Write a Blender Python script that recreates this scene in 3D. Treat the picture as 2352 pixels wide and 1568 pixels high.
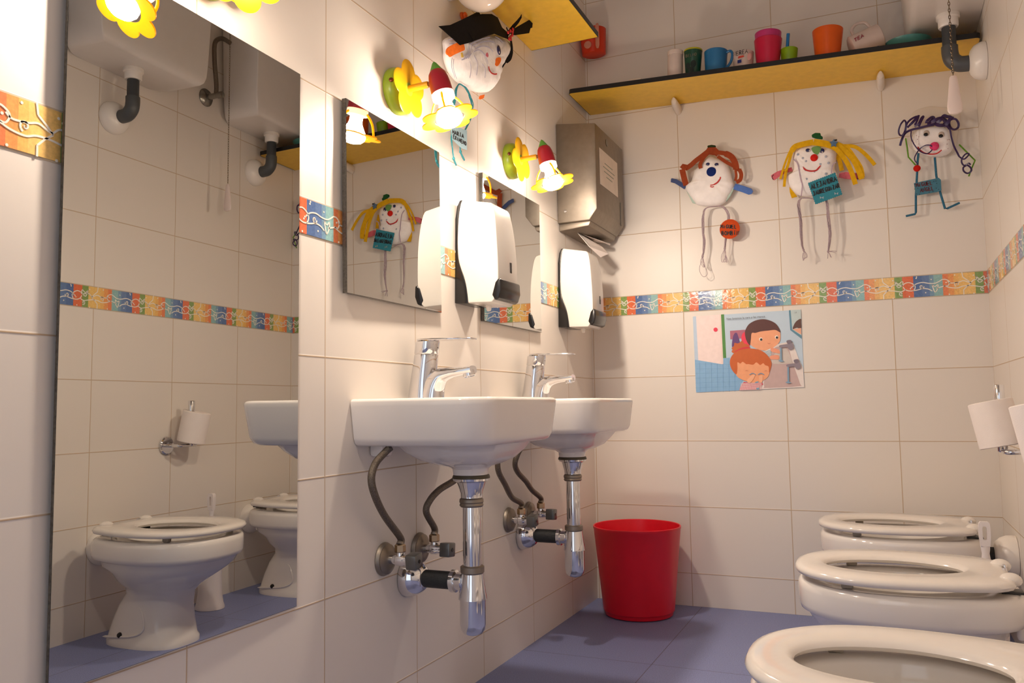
import bpy, bmesh, math, random
from mathutils import Vector, Matrix, noise
random.seed(7)
sc = bpy.context.scene
for o in list(bpy.data.objects): bpy.data.objects.remove(o)
COL = sc.collection
PI = math.pi
V = Vector

# ------------------------------------------------------------------ camera
W = 1.1316                                  # room width (x), left wall x=0, back wall y=0, floor z=0
CAM = V((0.85472, -2.55404, 0.60819))
F_PX, YAW, PIT, ROL = 1894.374, -0.419742, 0.079807, -0.015576
def cam_axes():
    cy, sy, cp, sp, cr, sr = math.cos(YAW), math.sin(YAW), math.cos(PIT), math.sin(PIT), math.cos(ROL), math.sin(ROL)
    f = V((sy*cp, cy*cp, sp)); r = V((cy, -sy, 0)); u = r.cross(f)
    return cr*r + sr*u, -sr*r + cr*u, f
RT, UP, FW = cam_axes()
cd = bpy.data.cameras.new('camera'); cam = bpy.data.objects.new('camera', cd); COL.objects.link(cam)
cd.sensor_width = 36.0; cd.lens = F_PX/2352*36; cd.clip_start = .01; cd.clip_end = 50
m3 = Matrix((RT, UP, -FW)).transposed()
cam.matrix_world = Matrix.Translation(CAM) @ m3.to_4x4()
sc.camera = cam
# a point of the photograph traced onto a wall or any plane of the room (for measuring where things hang)
def at(ax, val, px, py):
    d = RT*((px-1176)/F_PX) - UP*((py-784)/F_PX) + FW
    return CAM + d*((val-CAM[ax])/d[ax])
def LW(px, py, x=0.0): return at(0, x, px, py)
def BW(px, py, y=0.0): return at(1, y, px, py)

# ------------------------------------------------------------------ light set-up and exposure
wd = bpy.data.worlds.new('world'); sc.world = wd; wd.use_nodes = True
bg = wd.node_tree.nodes['Background']; bg.inputs[0].default_value = (.84, .90, 1.0, 1); bg.inputs[1].default_value = 1.4
sc.view_settings.view_transform = 'Standard'; sc.view_settings.look = 'None'
sc.view_settings.gamma = 1; sc.view_settings.use_curve_mapping = False
sc.view_settings.exposure = 0.0
BULB_POWER = 715.0
sc.cycles.use_denoising = True
sc.cycles.max_bounces = 10; sc.cycles.diffuse_bounces = 6; sc.cycles.glossy_bounces = 6
sc.cycles.transmission_bounces = 6; sc.cycles.caustics_reflective = False; sc.cycles.caustics_refractive = False
sc.cycles.sample_clamp_indirect = 4

# ------------------------------------------------------------------ materials
def lin(c):
    return tuple(((x/255)/12.92 if x/255 <= .04045 else ((x/255+.055)/1.055)**2.4) for x in c)
MATS = {}
def M(name, rgb, rough=.5, metal=0, spec=.5, var=.05, vs=30, bump=0, bs=200, trans=0, emis=0, sub=0, coat=0, transl=0, alpha=1):
    if name in MATS: return MATS[name]
    m = bpy.data.materials.new(name); m.use_nodes = True; nt = m.node_tree; n = nt.nodes; l = nt.links
    p = n['Principled BSDF']; c = lin(rgb)
    p.inputs['Roughness'].default_value = rough; p.inputs['Metallic'].default_value = metal
    p.inputs['Specular IOR Level'].default_value = spec
    p.inputs['Transmission Weight'].default_value = trans; p.inputs['Coat Weight'].default_value = coat
    p.inputs['Alpha'].default_value = alpha
    tc = n.new('ShaderNodeTexCoord'); nz = n.new('ShaderNodeTexNoise'); nz.inputs['Scale'].default_value = vs; nz.inputs['Detail'].default_value = 2
    l.new(tc.outputs['Object'], nz.inputs['Vector'])
    mr = n.new('ShaderNodeMapRange'); mr.inputs[1].default_value = .3; mr.inputs[2].default_value = .7
    mr.inputs[3].default_value = 1-var; mr.inputs[4].default_value = 1+var
    l.new(nz.outputs['Fac'], mr.inputs[0])
    mx = n.new('ShaderNodeVectorMath'); mx.operation = 'SCALE'; mx.inputs[0].default_value = c
    l.new(mr.outputs[0], mx.inputs['Scale']); l.new(mx.outputs[0], p.inputs['Base Color'])
    if emis:
        p.inputs['Emission Color'].default_value = (*c, 1); p.inputs['Emission Strength'].default_value = emis
    if bump:
        nb = n.new('ShaderNodeTexNoise'); nb.inputs['Scale'].default_value = bs; l.new(tc.outputs['Object'], nb.inputs['Vector'])
        b = n.new('ShaderNodeBump'); b.inputs['Strength'].default_value = bump; b.inputs['Distance'].default_value = .002
        l.new(nb.outputs['Fac'], b.inputs['Height']); l.new(b.outputs[0], p.inputs['Normal'])
    if transl:
        t = n.new('ShaderNodeBsdfTranslucent'); l.new(mx.outputs[0], t.inputs['Color'])
        ms = n.new('ShaderNodeMixShader'); ms.inputs[0].default_value = transl
        l.new(p.outputs[0], ms.inputs[1]); l.new(t.outputs[0], ms.inputs[2]); l.new(ms.outputs[0], n['Material Output'].inputs[0])
    MATS[name] = m; return m

def tile_mat():
    m = bpy.data.materials.new('glazed_wall_tile'); m.use_nodes = True; nt = m.node_tree; n = nt.nodes; l = nt.links
    p = n['Principled BSDF']; uv = n.new('ShaderNodeUVMap')
    br = n.new('ShaderNodeTexBrick'); br.offset = 0; br.squash = 1
    br.inputs['Scale'].default_value = 1; br.inputs['Brick Width'].default_value = .29593; br.inputs['Row Height'].default_value = .2
    br.inputs['Mortar Size'].default_value = .0011; br.inputs['Mortar Smooth'].default_value = .1; br.inputs['Bias'].default_value = 0
    br.inputs['Color1'].default_value = (*lin(TILE_A), 1); br.inputs['Color2'].default_value = (*lin(TILE_B), 1)
    br.inputs['Mortar'].default_value = (*lin((196, 172, 144)), 1)
    l.new(uv.outputs[0], br.inputs['Vector']); l.new(br.outputs['Color'], p.inputs['Base Color'])
    b2 = n.new('ShaderNodeTexBrick'); b2.offset = 0; b2.squash = 1
    b2.inputs['Scale'].default_value = 1; b2.inputs['Brick Width'].default_value = .29593; b2.inputs['Row Height'].default_value = .2
    b2.inputs['Mortar Size'].default_value = .0028; b2.inputs['Mortar Smooth'].default_value = 1
    l.new(uv.outputs[0], b2.inputs['Vector'])
    nz = n.new('ShaderNodeTexNoise'); nz.inputs['Scale'].default_value = 9; nz.inputs['Detail'].default_value = 1; l.new(uv.outputs[0], nz.inputs['Vector'])
    ma = n.new('ShaderNodeMath'); ma.operation = 'MULTIPLY_ADD'; ma.inputs[1].default_value = .35
    iv = n.new('ShaderNodeMath'); iv.operation = 'SUBTRACT'; iv.inputs[0].default_value = 1; l.new(b2.outputs['Fac'], iv.inputs[1])
    l.new(nz.outputs['Fac'], ma.inputs[0]); l.new(iv.outputs[0], ma.inputs[2])
    bp = n.new('ShaderNodeBump'); bp.inputs['Strength'].default_value = .45; bp.inputs['Distance'].default_value = .0012
    l.new(ma.outputs[0], bp.inputs['Height']); l.new(bp.outputs[0], p.inputs['Normal'])
    rr = n.new('ShaderNodeMapRange'); rr.inputs[3].default_value = .4; rr.inputs[4].default_value = .8
    l.new(br.outputs['Fac'], rr.inputs[0]); l.new(rr.outputs[0], p.inputs['Roughness'])
    return m
TILE_A, TILE_B = (228, 220, 211), (226, 218, 209)
TILE = tile_mat()

def floor_mat():
    m = bpy.data.materials.new('speckled_blue_floor'); m.use_nodes = True; nt = m.node_tree; n = nt.nodes; l = nt.links
    p = n['Principled BSDF']; uv = n.new('ShaderNodeUVMap')
    br = n.new('ShaderNodeTexBrick'); br.offset = 0; br.squash = 1
    br.inputs['Scale'].default_value = 1; br.inputs['Brick Width'].default_value = .6; br.inputs['Row Height'].default_value = .6
    br.inputs['Mortar Size'].default_value = .0008; br.inputs['Mortar Smooth'].default_value = .2
    br.inputs['Color1'].default_value = (*lin((128, 137, 180)), 1); br.inputs['Color2'].default_value = (*lin((123, 132, 175)), 1)
    br.inputs['Mortar'].default_value = (*lin((84, 72, 74)), 1)
    l.new(uv.outputs[0], br.inputs['Vector'])
    nz = n.new('ShaderNodeTexNoise'); nz.inputs['Scale'].default_value = 420; nz.inputs['Detail'].default_value = 2; l.new(uv.outputs[0], nz.inputs['Vector'])
    mr = n.new('ShaderNodeMapRange'); mr.inputs[1].default_value = .35; mr.inputs[2].default_value = .65; mr.inputs[3].default_value = .82; mr.inputs[4].default_value = 1.15
    l.new(nz.outputs['Fac'], mr.inputs[0])
    mx = n.new('ShaderNodeVectorMath'); mx.operation = 'SCALE'; l.new(br.outputs['Color'], mx.inputs[0]); l.new(mr.outputs[0], mx.inputs['Scale'])
    l.new(mx.outputs[0], p.inputs['Base Color']); p.inputs['Roughness'].default_value = .5; p.inputs['Specular IOR Level'].default_value = .35
    return m

CERAMIC = M('white_ceramic', (232, 226, 220), .1, spec=.55, var=.015, vs=8)
PLASTIC_W = M('white_plastic', (235, 228, 220), .28, var=.015)
SEAT_W = M('white_seat_plastic', (228, 221, 214), .1, var=.012)
CHROME = M('chrome', (225, 225, 228), .06, 1, var=.02)
STEEL = M('brushed_steel', (150, 140, 128), .5, 1, var=.06, vs=60)
BRAID = M('braided_steel', (122, 112, 100), .42, 1, var=.35, vs=600, bump=.6, bs=900)
DARKGREY = M('dark_grey_pvc', (58, 60, 62), .45, var=.08)
BLACKP = M('black_plastic', (22, 21, 22), .2, var=.05)
BLACKR = M('black_rubber', (40, 38, 36), .7, var=.1, bump=.5, bs=500)
PAPER = M('white_tissue_paper', (238, 228, 222), .95, spec=.1, var=.02, bump=.2, bs=600)
MIRROR = M('mirror_silver', (205, 205, 202), .0, 1, var=0)
MIRROR_EDGE = M('mirror_edge', (96, 92, 86), .25, .6, var=.3, vs=300)
YELLOW_BOARD = M('yellow_laminate', (232, 188, 56), .38, var=.05, vs=50)
BLACK_EDGE = M('black_edge_band', (18, 15, 15), .4, var=.05)

# ------------------------------------------------------------------ mesh helpers
class MB:
    def __init__(s): s.v, s.f, s.mi = [], [], []
    def add(s, vs, fs, mi=0):
        b = len(s.v); s.v += [V(x) for x in vs]; s.f += [tuple(b+i for i in f) for f in fs]; s.mi += [mi]*len(fs); return s
    def box(s, lo, hi, mi=0, mat=None):
        x0, y0, z0 = lo; x1, y1, z1 = hi
        vs = [V(p) for p in ((x0,y0,z0),(x1,y0,z0),(x1,y1,z0),(x0,y1,z0),(x0,y0,z1),(x1,y0,z1),(x1,y1,z1),(x0,y1,z1))]
        if mat: vs = [mat @ p for p in vs]
        return s.add(vs, [(0,3,2,1),(4,5,6,7),(0,1,5,4),(1,2,6,5),(2,3,7,6),(3,0,4,7)], mi)
    def loft(s, rings, cap=(True, True), closed=False, mi=0):
        n = len(rings[0]); vs = [p for r in rings for p in r]; fs = []; k = len(rings)
        for i in range(k if closed else k-1):
            j = (i+1) % k
            for a in range(n):
                b = (a+1) % n; fs.append((i*n+a, i*n+b, j*n+b, j*n+a))
        if not closed:
            if cap[0]: fs.append(tuple(reversed(range(n))))
            if cap[1]: fs.append(tuple((k-1)*n+a for a in range(n)))
        return s.add(vs, fs, mi)
    def lathe(s, prof, org, axis, n=28, mi=0, cap=(True, True)):
        ax = V(axis).normalized(); t = V((0,0,1)) if abs(ax.z) < .9 else V((1,0,0))
        a = ax.cross(t).normalized(); b = ax.cross(a); org = V(org)
        rings = [[org + ax*h + (a*math.cos(2*PI*i/n) + b*math.sin(2*PI*i/n))*max(r, 1e-5) for i in range(n)] for r, h in prof]
        return s.loft(rings, cap, mi=mi)
    def tube(s, pts, r, n=10, mi=0, closed=False):
        pts = [V(p) for p in pts]; k = len(pts); rs = r if isinstance(r, (list, tuple)) else [r]*k
        rings = []; ref = None
        for i, p in enumerate(pts):
            if closed: t = pts[(i+1) % k] - pts[i-1]
            else: t = pts[min(i+1, k-1)] - pts[max(i-1, 0)]
            t.normalize()
            if ref is None: ref = V((0,0,1)) if abs(t.z) < .9 else V((1,0,0))
            a = (ref - t*ref.dot(t))
            if a.length < 1e-6: a = t.orthogonal()
            a.normalize(); ref = a; b = t.cross(a)
            rings.append([p + (a*math.cos(2*PI*j/n) + b*math.sin(2*PI*j/n))*rs[i] for j in range(n)])
        return s.loft(rings, closed=closed, mi=mi)
    def prism(s, poly, vec, mi=0):
        poly = [V(p) for p in poly]; vec = V(vec)
        return s.loft([poly, [p+vec for p in poly]], mi=mi)
    def flat(s, poly, mi=0): return s.add(poly, [tuple(range(len(poly)))], mi)
    def ball(s, c, r, n=16, m=10, mi=0):
        c = V(c); r = V((r, r, r)) if not hasattr(r, '__len__') else V(r)
        rings = [[c + V((r.x*math.sin(PI*i/m)*math.cos(2*PI*j/n), r.y*math.sin(PI*i/m)*math.sin(2*PI*j/n), r.z*math.cos(PI*i/m))) for j in range(n)] for i in range(1, m)]
        top = [c + V((0,0,r.z))]; b = len(s.v)
        s.loft(rings, (False, False), mi=mi)
        e = len(s.v); s.v += [c + V((0,0,r.z)), c - V((0,0,r.z))]
        for j in range(n):
            s.f.append((e, b+j, b+(j+1) % n)); s.mi.append(mi)
            q = b+(m-2)*n; s.f.append((e+1, q+(j+1) % n, q+j)); s.mi.append(mi)
        return s
    def ribbon(s, pts, w, nrm, th=.0012, mi=0, closed=False):
        pts = [V(p) for p in pts]; nrm = V(nrm).normalized(); k = len(pts); rings = []
        ws = w if isinstance(w, (list, tuple)) else [w]*k
        for i, p in enumerate(pts):
            t = (pts[(i+1) % k] - pts[i-1]) if closed else (pts[min(i+1, k-1)] - pts[max(i-1, 0)])
            sd = nrm.cross(t)
            if sd.length < 1e-7: sd = nrm.orthogonal()
            sd.normalize(); h = sd*ws[i]/2
            rings.append([p-h, p+h, p+h+nrm*th, p-h+nrm*th])
        return s.loft(rings, closed=closed, mi=mi)
    def xf(s, mat): s.v = [mat @ p for p in s.v]; return s

ORG = {}
def build(name, mb, mats, parent=None, org=None, smooth=True, ang=35, bevel=0, seg=2, uv=None):
    if parent is not None: org = ORG[parent.name]
    elif org is None: org = V((0,0,0))
    org = V(org)
    me = bpy.data.meshes.new(name); me.from_pydata([p-org for p in mb.v], [], mb.f)
    mats = mats if isinstance(mats, (list, tuple)) else [mats]
    for m in mats: me.materials.append(m)
    me.polygons.foreach_set('material_index', mb.mi)
    bm = bmesh.new(); bm.from_mesh(me)
    if uv is None:
        bmesh.ops.remove_doubles(bm, verts=bm.verts, dist=2e-6)
        bmesh.ops.recalc_face_normals(bm, faces=bm.faces)
    if bevel:
        es = [e for e in bm.edges if len(e.link_faces) == 2 and e.calc_face_angle(0) > .5]
        bmesh.ops.bevel(bm, geom=es, offset=bevel, segments=seg, profile=.5, affect='EDGES', clamp_overlap=True)
    bm.to_mesh(me); bm.free()
    if uv:
        lay = me.uv_layers.new(name='UVMap')
        for lp in me.loops: lay.data[lp.index].uv = uv(me.vertices[lp.vertex_index].co + org, lp)
    if smooth:
        me.shade_smooth(); me.set_sharp_from_angle(angle=math.radians(ang))
    o = bpy.data.objects.new(name, me); COL.objects.link(o)
    if parent is not None: o.parent = parent
    else: o.location = org
    ORG[o.name] = org
    return o
def tag(o, label, cat, group=None, kind=None):
    if label: o['label'] = label
    if cat: o['category'] = cat
    if group: o['group'] = group
    if kind: o['kind'] = kind
    return o
def thing(name, label, cat, loc, group=None):
    o = bpy.data.objects.new(name, None); COL.objects.link(o); o.location = loc; o.empty_display_size = .02
    ORG[o.name] = V(loc); return tag(o, label, cat, group)
def dup(root, delta, label=None):
    def cp(o, par):
        c = o.copy(); COL.objects.link(c)
        if par: c.parent = par
        for ch in list(o.children): cp(ch, c)
        return c
    r = cp(root, None); r.location = root.location + V(delta)
    if label: r['label'] = label
    return r
def struct(name, mb, mats, **k):
    o = build(name, mb, mats, **k); o['kind'] = 'structure'; return o

def crv(pts, n=8, closed=False):              # Catmull-Rom through points of any dimension
    pts = [V(p) for p in pts]; k = len(pts); out = []
    for i in range(k if closed else k-1):
        p0 = pts[i-1] if (closed or i > 0) else pts[0]; p1 = pts[i]; p2 = pts[(i+1) % k]
        p3 = pts[(i+2) % k] if (closed or i+2 < k) else pts[k-1]
        for j in range(n):
            t = j/n; out.append(.5*((2*p1) + (p2-p0)*t + (2*p0-5*p1+4*p2-p3)*t*t + (3*p1-p0-3*p2+p3)*t**3))
    if not closed: out.append(pts[-1])
    return out
def circ(c, r, n=20, a0=0, a1=2*PI): return [(c[0]+r*math.cos(a0+(a1-a0)*i/n), c[1]+r*math.sin(a0+(a1-a0)*i/n)) for i in range(n)]
def ell(c, rx, ry, n=24, rot=0):
    out = []
    for i in range(n):
        x, y = rx*math.cos(2*PI*i/n), ry*math.sin(2*PI*i/n)
        out.append((c[0]+x*math.cos(rot)-y*math.sin(rot), c[1]+x*math.sin(rot)+y*math.cos(rot)))
    return out
def spiral(c, r, n=22, turns=1.5, ph=0): return [(c[0]+r*(1-i/n)*math.cos(ph+turns*2*PI*i/n), c[1]+r*(1-i/n)*math.sin(ph+turns*2*PI*i/n)) for i in range(n)]

GLY = {
'A': [[(0,0),(.36,1),(.7,0)], [(.14,.38),(.58,.38)]],
'B': [[(.05,0),(.05,1)], [(.0,1),(.45,.97),(.52,.78),(.42,.58),(.08,.52)], [(.1,.52),(.55,.45),(.62,.22),(.45,.03),(0,0)]],
'C': [[(.62,.85),(.4,1),(.12,.8),(.05,.45),(.2,.1),(.45,0),(.65,.15)]],
'D': [[(.05,0),(.05,1)], [(0,1),(.45,.9),(.66,.5),(.45,.08),(0,0)]],
'E': [[(.6,1),(.06,1),(.06,0),(.62,0)], [(.06,.52),(.5,.52)]],
'G': [[(.62,.85),(.4,1),(.12,.8),(.05,.4),(.2,.06),(.5,.05),(.64,.3),(.62,.42),(.38,.42)]],
'I': [[(.3,0),(.3,.75)], [(.28,.93),(.33,.97)]],
'J': [[(.1,1),(.62,1)], [(.42,1),(.42,.2),(.28,0),(.1,.04),(.02,.2)]],
'L': [[(.1,1),(.1,0),(.6,.02)]],
'M': [[(0,0),(.12,1),(.38,.35),(.64,1),(.75,0)]],
'N': [[(.04,0),(.06,1),(.6,.02),(.64,1)]],
'O': [[(.35,1),(.1,.8),(.05,.4),(.2,.05),(.45,.02),(.65,.3),(.62,.75),(.35,1)]],
'R': [[(.05,0),(.05,1)], [(0,1),(.5,.95),(.56,.7),(.4,.52),(.08,.5)], [(.2,.5),(.65,0)]],
'T': [[(0,1),(.7,1)], [(.35,1),(.35,0)]],
'S': [[(.6,.85),(.35,1),(.1,.8),(.2,.58),(.52,.42),(.6,.2),(.35,0),(.05,.12)]],
'U': [[(.05,1),(.06,.3),(.25,.02),(.5,.1),(.62,.4),(.62,1),(.66,0)]],
'X': [[(0,0),(.62,1)], [(.05,1),(.66,0)]],
'Z': [[(.02,1),(.62,1),(.05,0),(.66,0)], [(.12,.5),(.52,.5)]],
'.': [[(.2,.02),(.28,.04)]], ' ': [],
}
GLY['Í'] = [[(.3,0),(.3,.72)], [(.26,.88),(.46,1.12)]]
def letters(mb, text, p0, p1, hv, nrm, w=.0022, mi=0, th=.0006):
    p0, p1, hv = V(p0), V(p1), V(hv); u = (p1-p0)/len(text)
    for i, ch in enumerate(text):
        for st in GLY[ch]:
            mb.ribbon([p0 + u*(i + x*1.12) + hv*y for x, y in st], w, nrm, th, mi)
    return mb

# ------------------------------------------------------------------ room shell
Z5, Z6, H, YF = .89755, .95767, 2.42, -3.3
Z1 = .09755
def wall_uv(f):
    def g(co, lp):
        z = co.z - Z1 if co.z <= Z5+.02 else co.z - Z6
        return (f(co), z)
    return g
def wall(name, a, b, out, f):
    mb = MB(); a, b, out = V(a), V(b), V(out)
    up = V((0,0,1))
    for z0, z1 in ((0, Z5+.002), (Z6-.002, H)):
        p = [a+up*z0, b+up*z0, b+up*z1, a+up*z1]
        mb.loft([p, [q+out*.12 for q in p]])
    return struct(name, mb, TILE, smooth=False, uv=wall_uv(f))
wall('wall_left', (0, YF, 0), (0, 0, 0), (-1, 0, 0), lambda c: c.y + .23)
wall('wall_back', (0, 0, 0), (W, 0, 0), (0, 1, 0), lambda c: c.x - .30209)
wall('wall_right', (W, 0, 0), (W, YF, 0), (1, 0, 0), lambda c: -c.y - .010)
mb = MB(); mb.box((-.12, YF, -.1), (W+.12, .12, 0))
struct('floor', mb, floor_mat(), smooth=False, uv=lambda c, lp: (c.x-.33, c.y+.6))
mb = MB(); mb.box((-.12, YF, H), (W+.12, .12, H+.1))
struct('ceiling', mb, M('ceiling_paint', (226, 216, 203), .9, spec=.2, var=.02), smooth=False)
mb = MB(); dx0, dx1, dz = .16, .98, 2.02
for lo, hi in (((-.12, YF-.12, 0), (dx0, YF, H)), ((dx1, YF-.12, 0), (W+.12, YF, H)), ((dx0, YF-.12, dz), (dx1, YF, H))): mb.box(lo, hi)
struct('wall_front', mb, M('front_wall_paint', (222, 214, 202), .7, var=.02), smooth=False)
mb = MB()
for lo, hi in (((dx0-.05, YF, 0), (dx0, YF+.015, dz+.05)), ((dx1, YF, 0), (dx1+.05, YF+.015, dz+.05)), ((dx0, YF, dz), (dx1, YF+.015, dz+.05))): mb.box(lo, hi)
struct('door_1', mb, M('door_frame_wood', (120, 78, 46), .45, var=.12, vs=14), smooth=False, bevel=.002)

# decorated border course
STRIPES = [(0,.11,0),(.11,.2,1),(.2,.255,2),(.255,.365,3),(.365,.43,4),(.43,.5,5),(.5,.56,6),(.56,.76,7),(.76,.86,8),(.86,1,9)]
BCOL = [(92,118,166),(104,130,174),(122,156,182),(142,184,184),(228,132,88),(232,158,94),(236,184,106),(238,196,118),(136,162,96),(224,118,82)]
BMATS = [M('border_glaze_%s' % nm, c, .1, var=.10, vs=260, bump=.12, bs=90) for nm, c in zip(
    ('navy','blue','sky','teal','vermilion','orange','amber','yellow','green','red'), BCOL)] + [M('border_white_relief', (240, 234, 222), .15, var=.03), M('border_grout', (196,180,158), .8)]
def bcrop(X, Y): return ((X-970)/775, (485-35*(X-970)/775-Y)/210)
BL = []
def bl(pts, closed=False, n=5): BL.append([bcrop(p.x, p.y) for p in (V((a, b, 0)) for a, b in pts)] if n == 0 else [bcrop(p.x, p.y) for p in crv([(a, b, 0) for a, b in pts], n, closed)] + ([bcrop(*pts[0])] if closed else []))
bl([(1645,330),(1660,312),(1700,303),(1740,318),(1762,345),(1745,380),(1700,385),(1660,370),(1645,345)])
bl([(960,380),(1000,352),(1060,340),(1120,350),(1180,350),(1225,330),(1250,316),(1285,316),(1318,340),(1302,375),(1270,378),(1225,390),(1190,400)])
bl([(965,420),(1010,412),(1060,400),(1110,405),(1150,425)])
bl([(1150,365),(1178,382),(1206,362),(1200,405),(1175,437),(1160,400),(1150,365)])
bl([(1300,335),(1330,352),(1400,345),(1450,332),(1510,350),(1550,325),(1600,326),(1645,330)])
bl([(1260,375),(1320,395),(1390,400),(1440,384),(1500,380),(1560,385),(1620,392),(1665,372)])
bl([(1438,250),(1446,298),(1490,330),(1520,356),(1480,386),(1446,420),(1446,465)], n=0)
bl([(1565,290),(1600,315),(1638,290),(1640,322),(1600,350),(1580,330),(1565,290)])
for c, r, ph in (((1048,380),24,0),((1388,362),26,2),((1620,412),22,1)): BL.append([bcrop(x, y) for x, y in spiral(c, r, 16, 1.3, ph)])
BDOTS = [bcrop(*p) for p in ((1000,298),(1085,440),(1145,312),(1370,275),(1545,280),(1780,250),(1285,345),(1725,350),(1310,460),(1540,455),(1700,440),(940,398))]
def border(name, org, u, nrm, length, phase):
    """org: lower corner of the strip, u: direction the pattern runs"""
    mb = MB(); org, u, nrm = V(org), V(u), V(nrm); up = V((0,0,1)); hh = Z6-Z5
    def P(s, t, d=.0): return org + u*s + up*(t*hh) + nrm*d
    k0 = math.floor(-phase/.2)-1; k1 = math.ceil((length-phase)/.2)+1
    for k in range(k0, k1):
        b = phase + k*.2
        for a0, a1, mi in STRIPES:
            s0, s1 = max(0, b+a0*.2), min(length, b+a1*.2)
            if s1-s0 < 1e-5: continue
            g = .0008
            q = [P(s0,.01), P(s1,.01), P(s1,.99), P(s0,.99)]
            mb.loft([q, [p+nrm*.0015 for p in q]], mi=mi)
        for ln in BL:
            for i in range(len(ln)-1):
                (x0, y0), (x1, y1) = ln[i], ln[i+1]
                if not (0 < b+x0*.2 < length and 0 < b+x1*.2 < length): continue
                mb.ribbon([P(b+x0*.2, y0, .0014), P(b+x1*.2, y1, .0014)], .0024, nrm, .0008, 10)
        for x, y in BDOTS:
            s = b+x*.2
            if .003 < s < length-.003: mb.prism([P(s+.0019*math.cos(i*PI/3), y+.0019*math.sin(i*PI/3)/hh, .0014) for i in range(6)], nrm*.0006, 10)
    g = [P(0,-.03), P(length,-.03), P(length,1.03), P(0,1.03)]
    mb.loft([[p-nrm*.004 for p in g], [p+nrm*.0006 for p in g]], mi=11)
    return struct(name, mb, BMATS, smooth=False)
border('trim_1', (0,0,Z5), (1,0,0), (0,-1,0), W, .5497)
border('trim_2', (0,YF,Z5), (0,1,0), (1,0,0), -YF, -1.466-YF)
border('trim_3', (W,0,Z5), (0,-1,0), (-1,0,0), -YF, .9646)
#@@NEXT

# ------------------------------------------------------------------ flower wall lamps
LAMP_GREEN = M('lamp_lime_plastic', (150, 176, 40), .3, var=.04)
LAMP_YEL = M('lamp_yellow_petal_plastic', (246, 198, 30), .25, var=.04, transl=.35)
LAMP_ARM = M('lamp_yellow_arm', (238, 170, 20), .35, var=.06)
LAMP_RED = M('lamp_crimson_plastic', (158, 22, 42), .32, var=.05)
LAMP_CAP = M('lamp_green_cap', (92, 158, 62), .5, var=.05)
LAMP_RING = M('lamp_yellow_clear_plastic', (255, 210, 36), .15, var=.03, transl=.55)
def glow(nm, power):
    m = bpy.data.materials.new(nm); m.use_nodes = True
    n = m.node_tree.nodes; e = n.new('ShaderNodeEmission'); e.inputs[0].default_value = (1, .84, .69, 1); e.inputs[1].default_value = power
    m.node_tree.links.new(e.outputs[0], n['Material Output'].inputs[0]); return m
BULB_FRONT, BULB_NECK = glow('lit_bulb_front', BULB_POWER), glow('lit_bulb_neck', BULB_POWER*.125)     # reflector bulb: most of its light leaves by the front
def petals(k, rho, pr, rot, n=96):
    out = []
    for i in range(n):
        t = 2*PI*i/n; best = rho*.75
        for j in range(k):
            d = (t-rot-2*PI*j/k+PI) % (2*PI) - PI
            s = rho*math.sin(d)
            if abs(s) < pr and math.cos(d) > 0: best = max(best, rho*math.cos(d)+math.sqrt(pr*pr-s*s))
        out.append((t, best))
    return out
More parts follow.
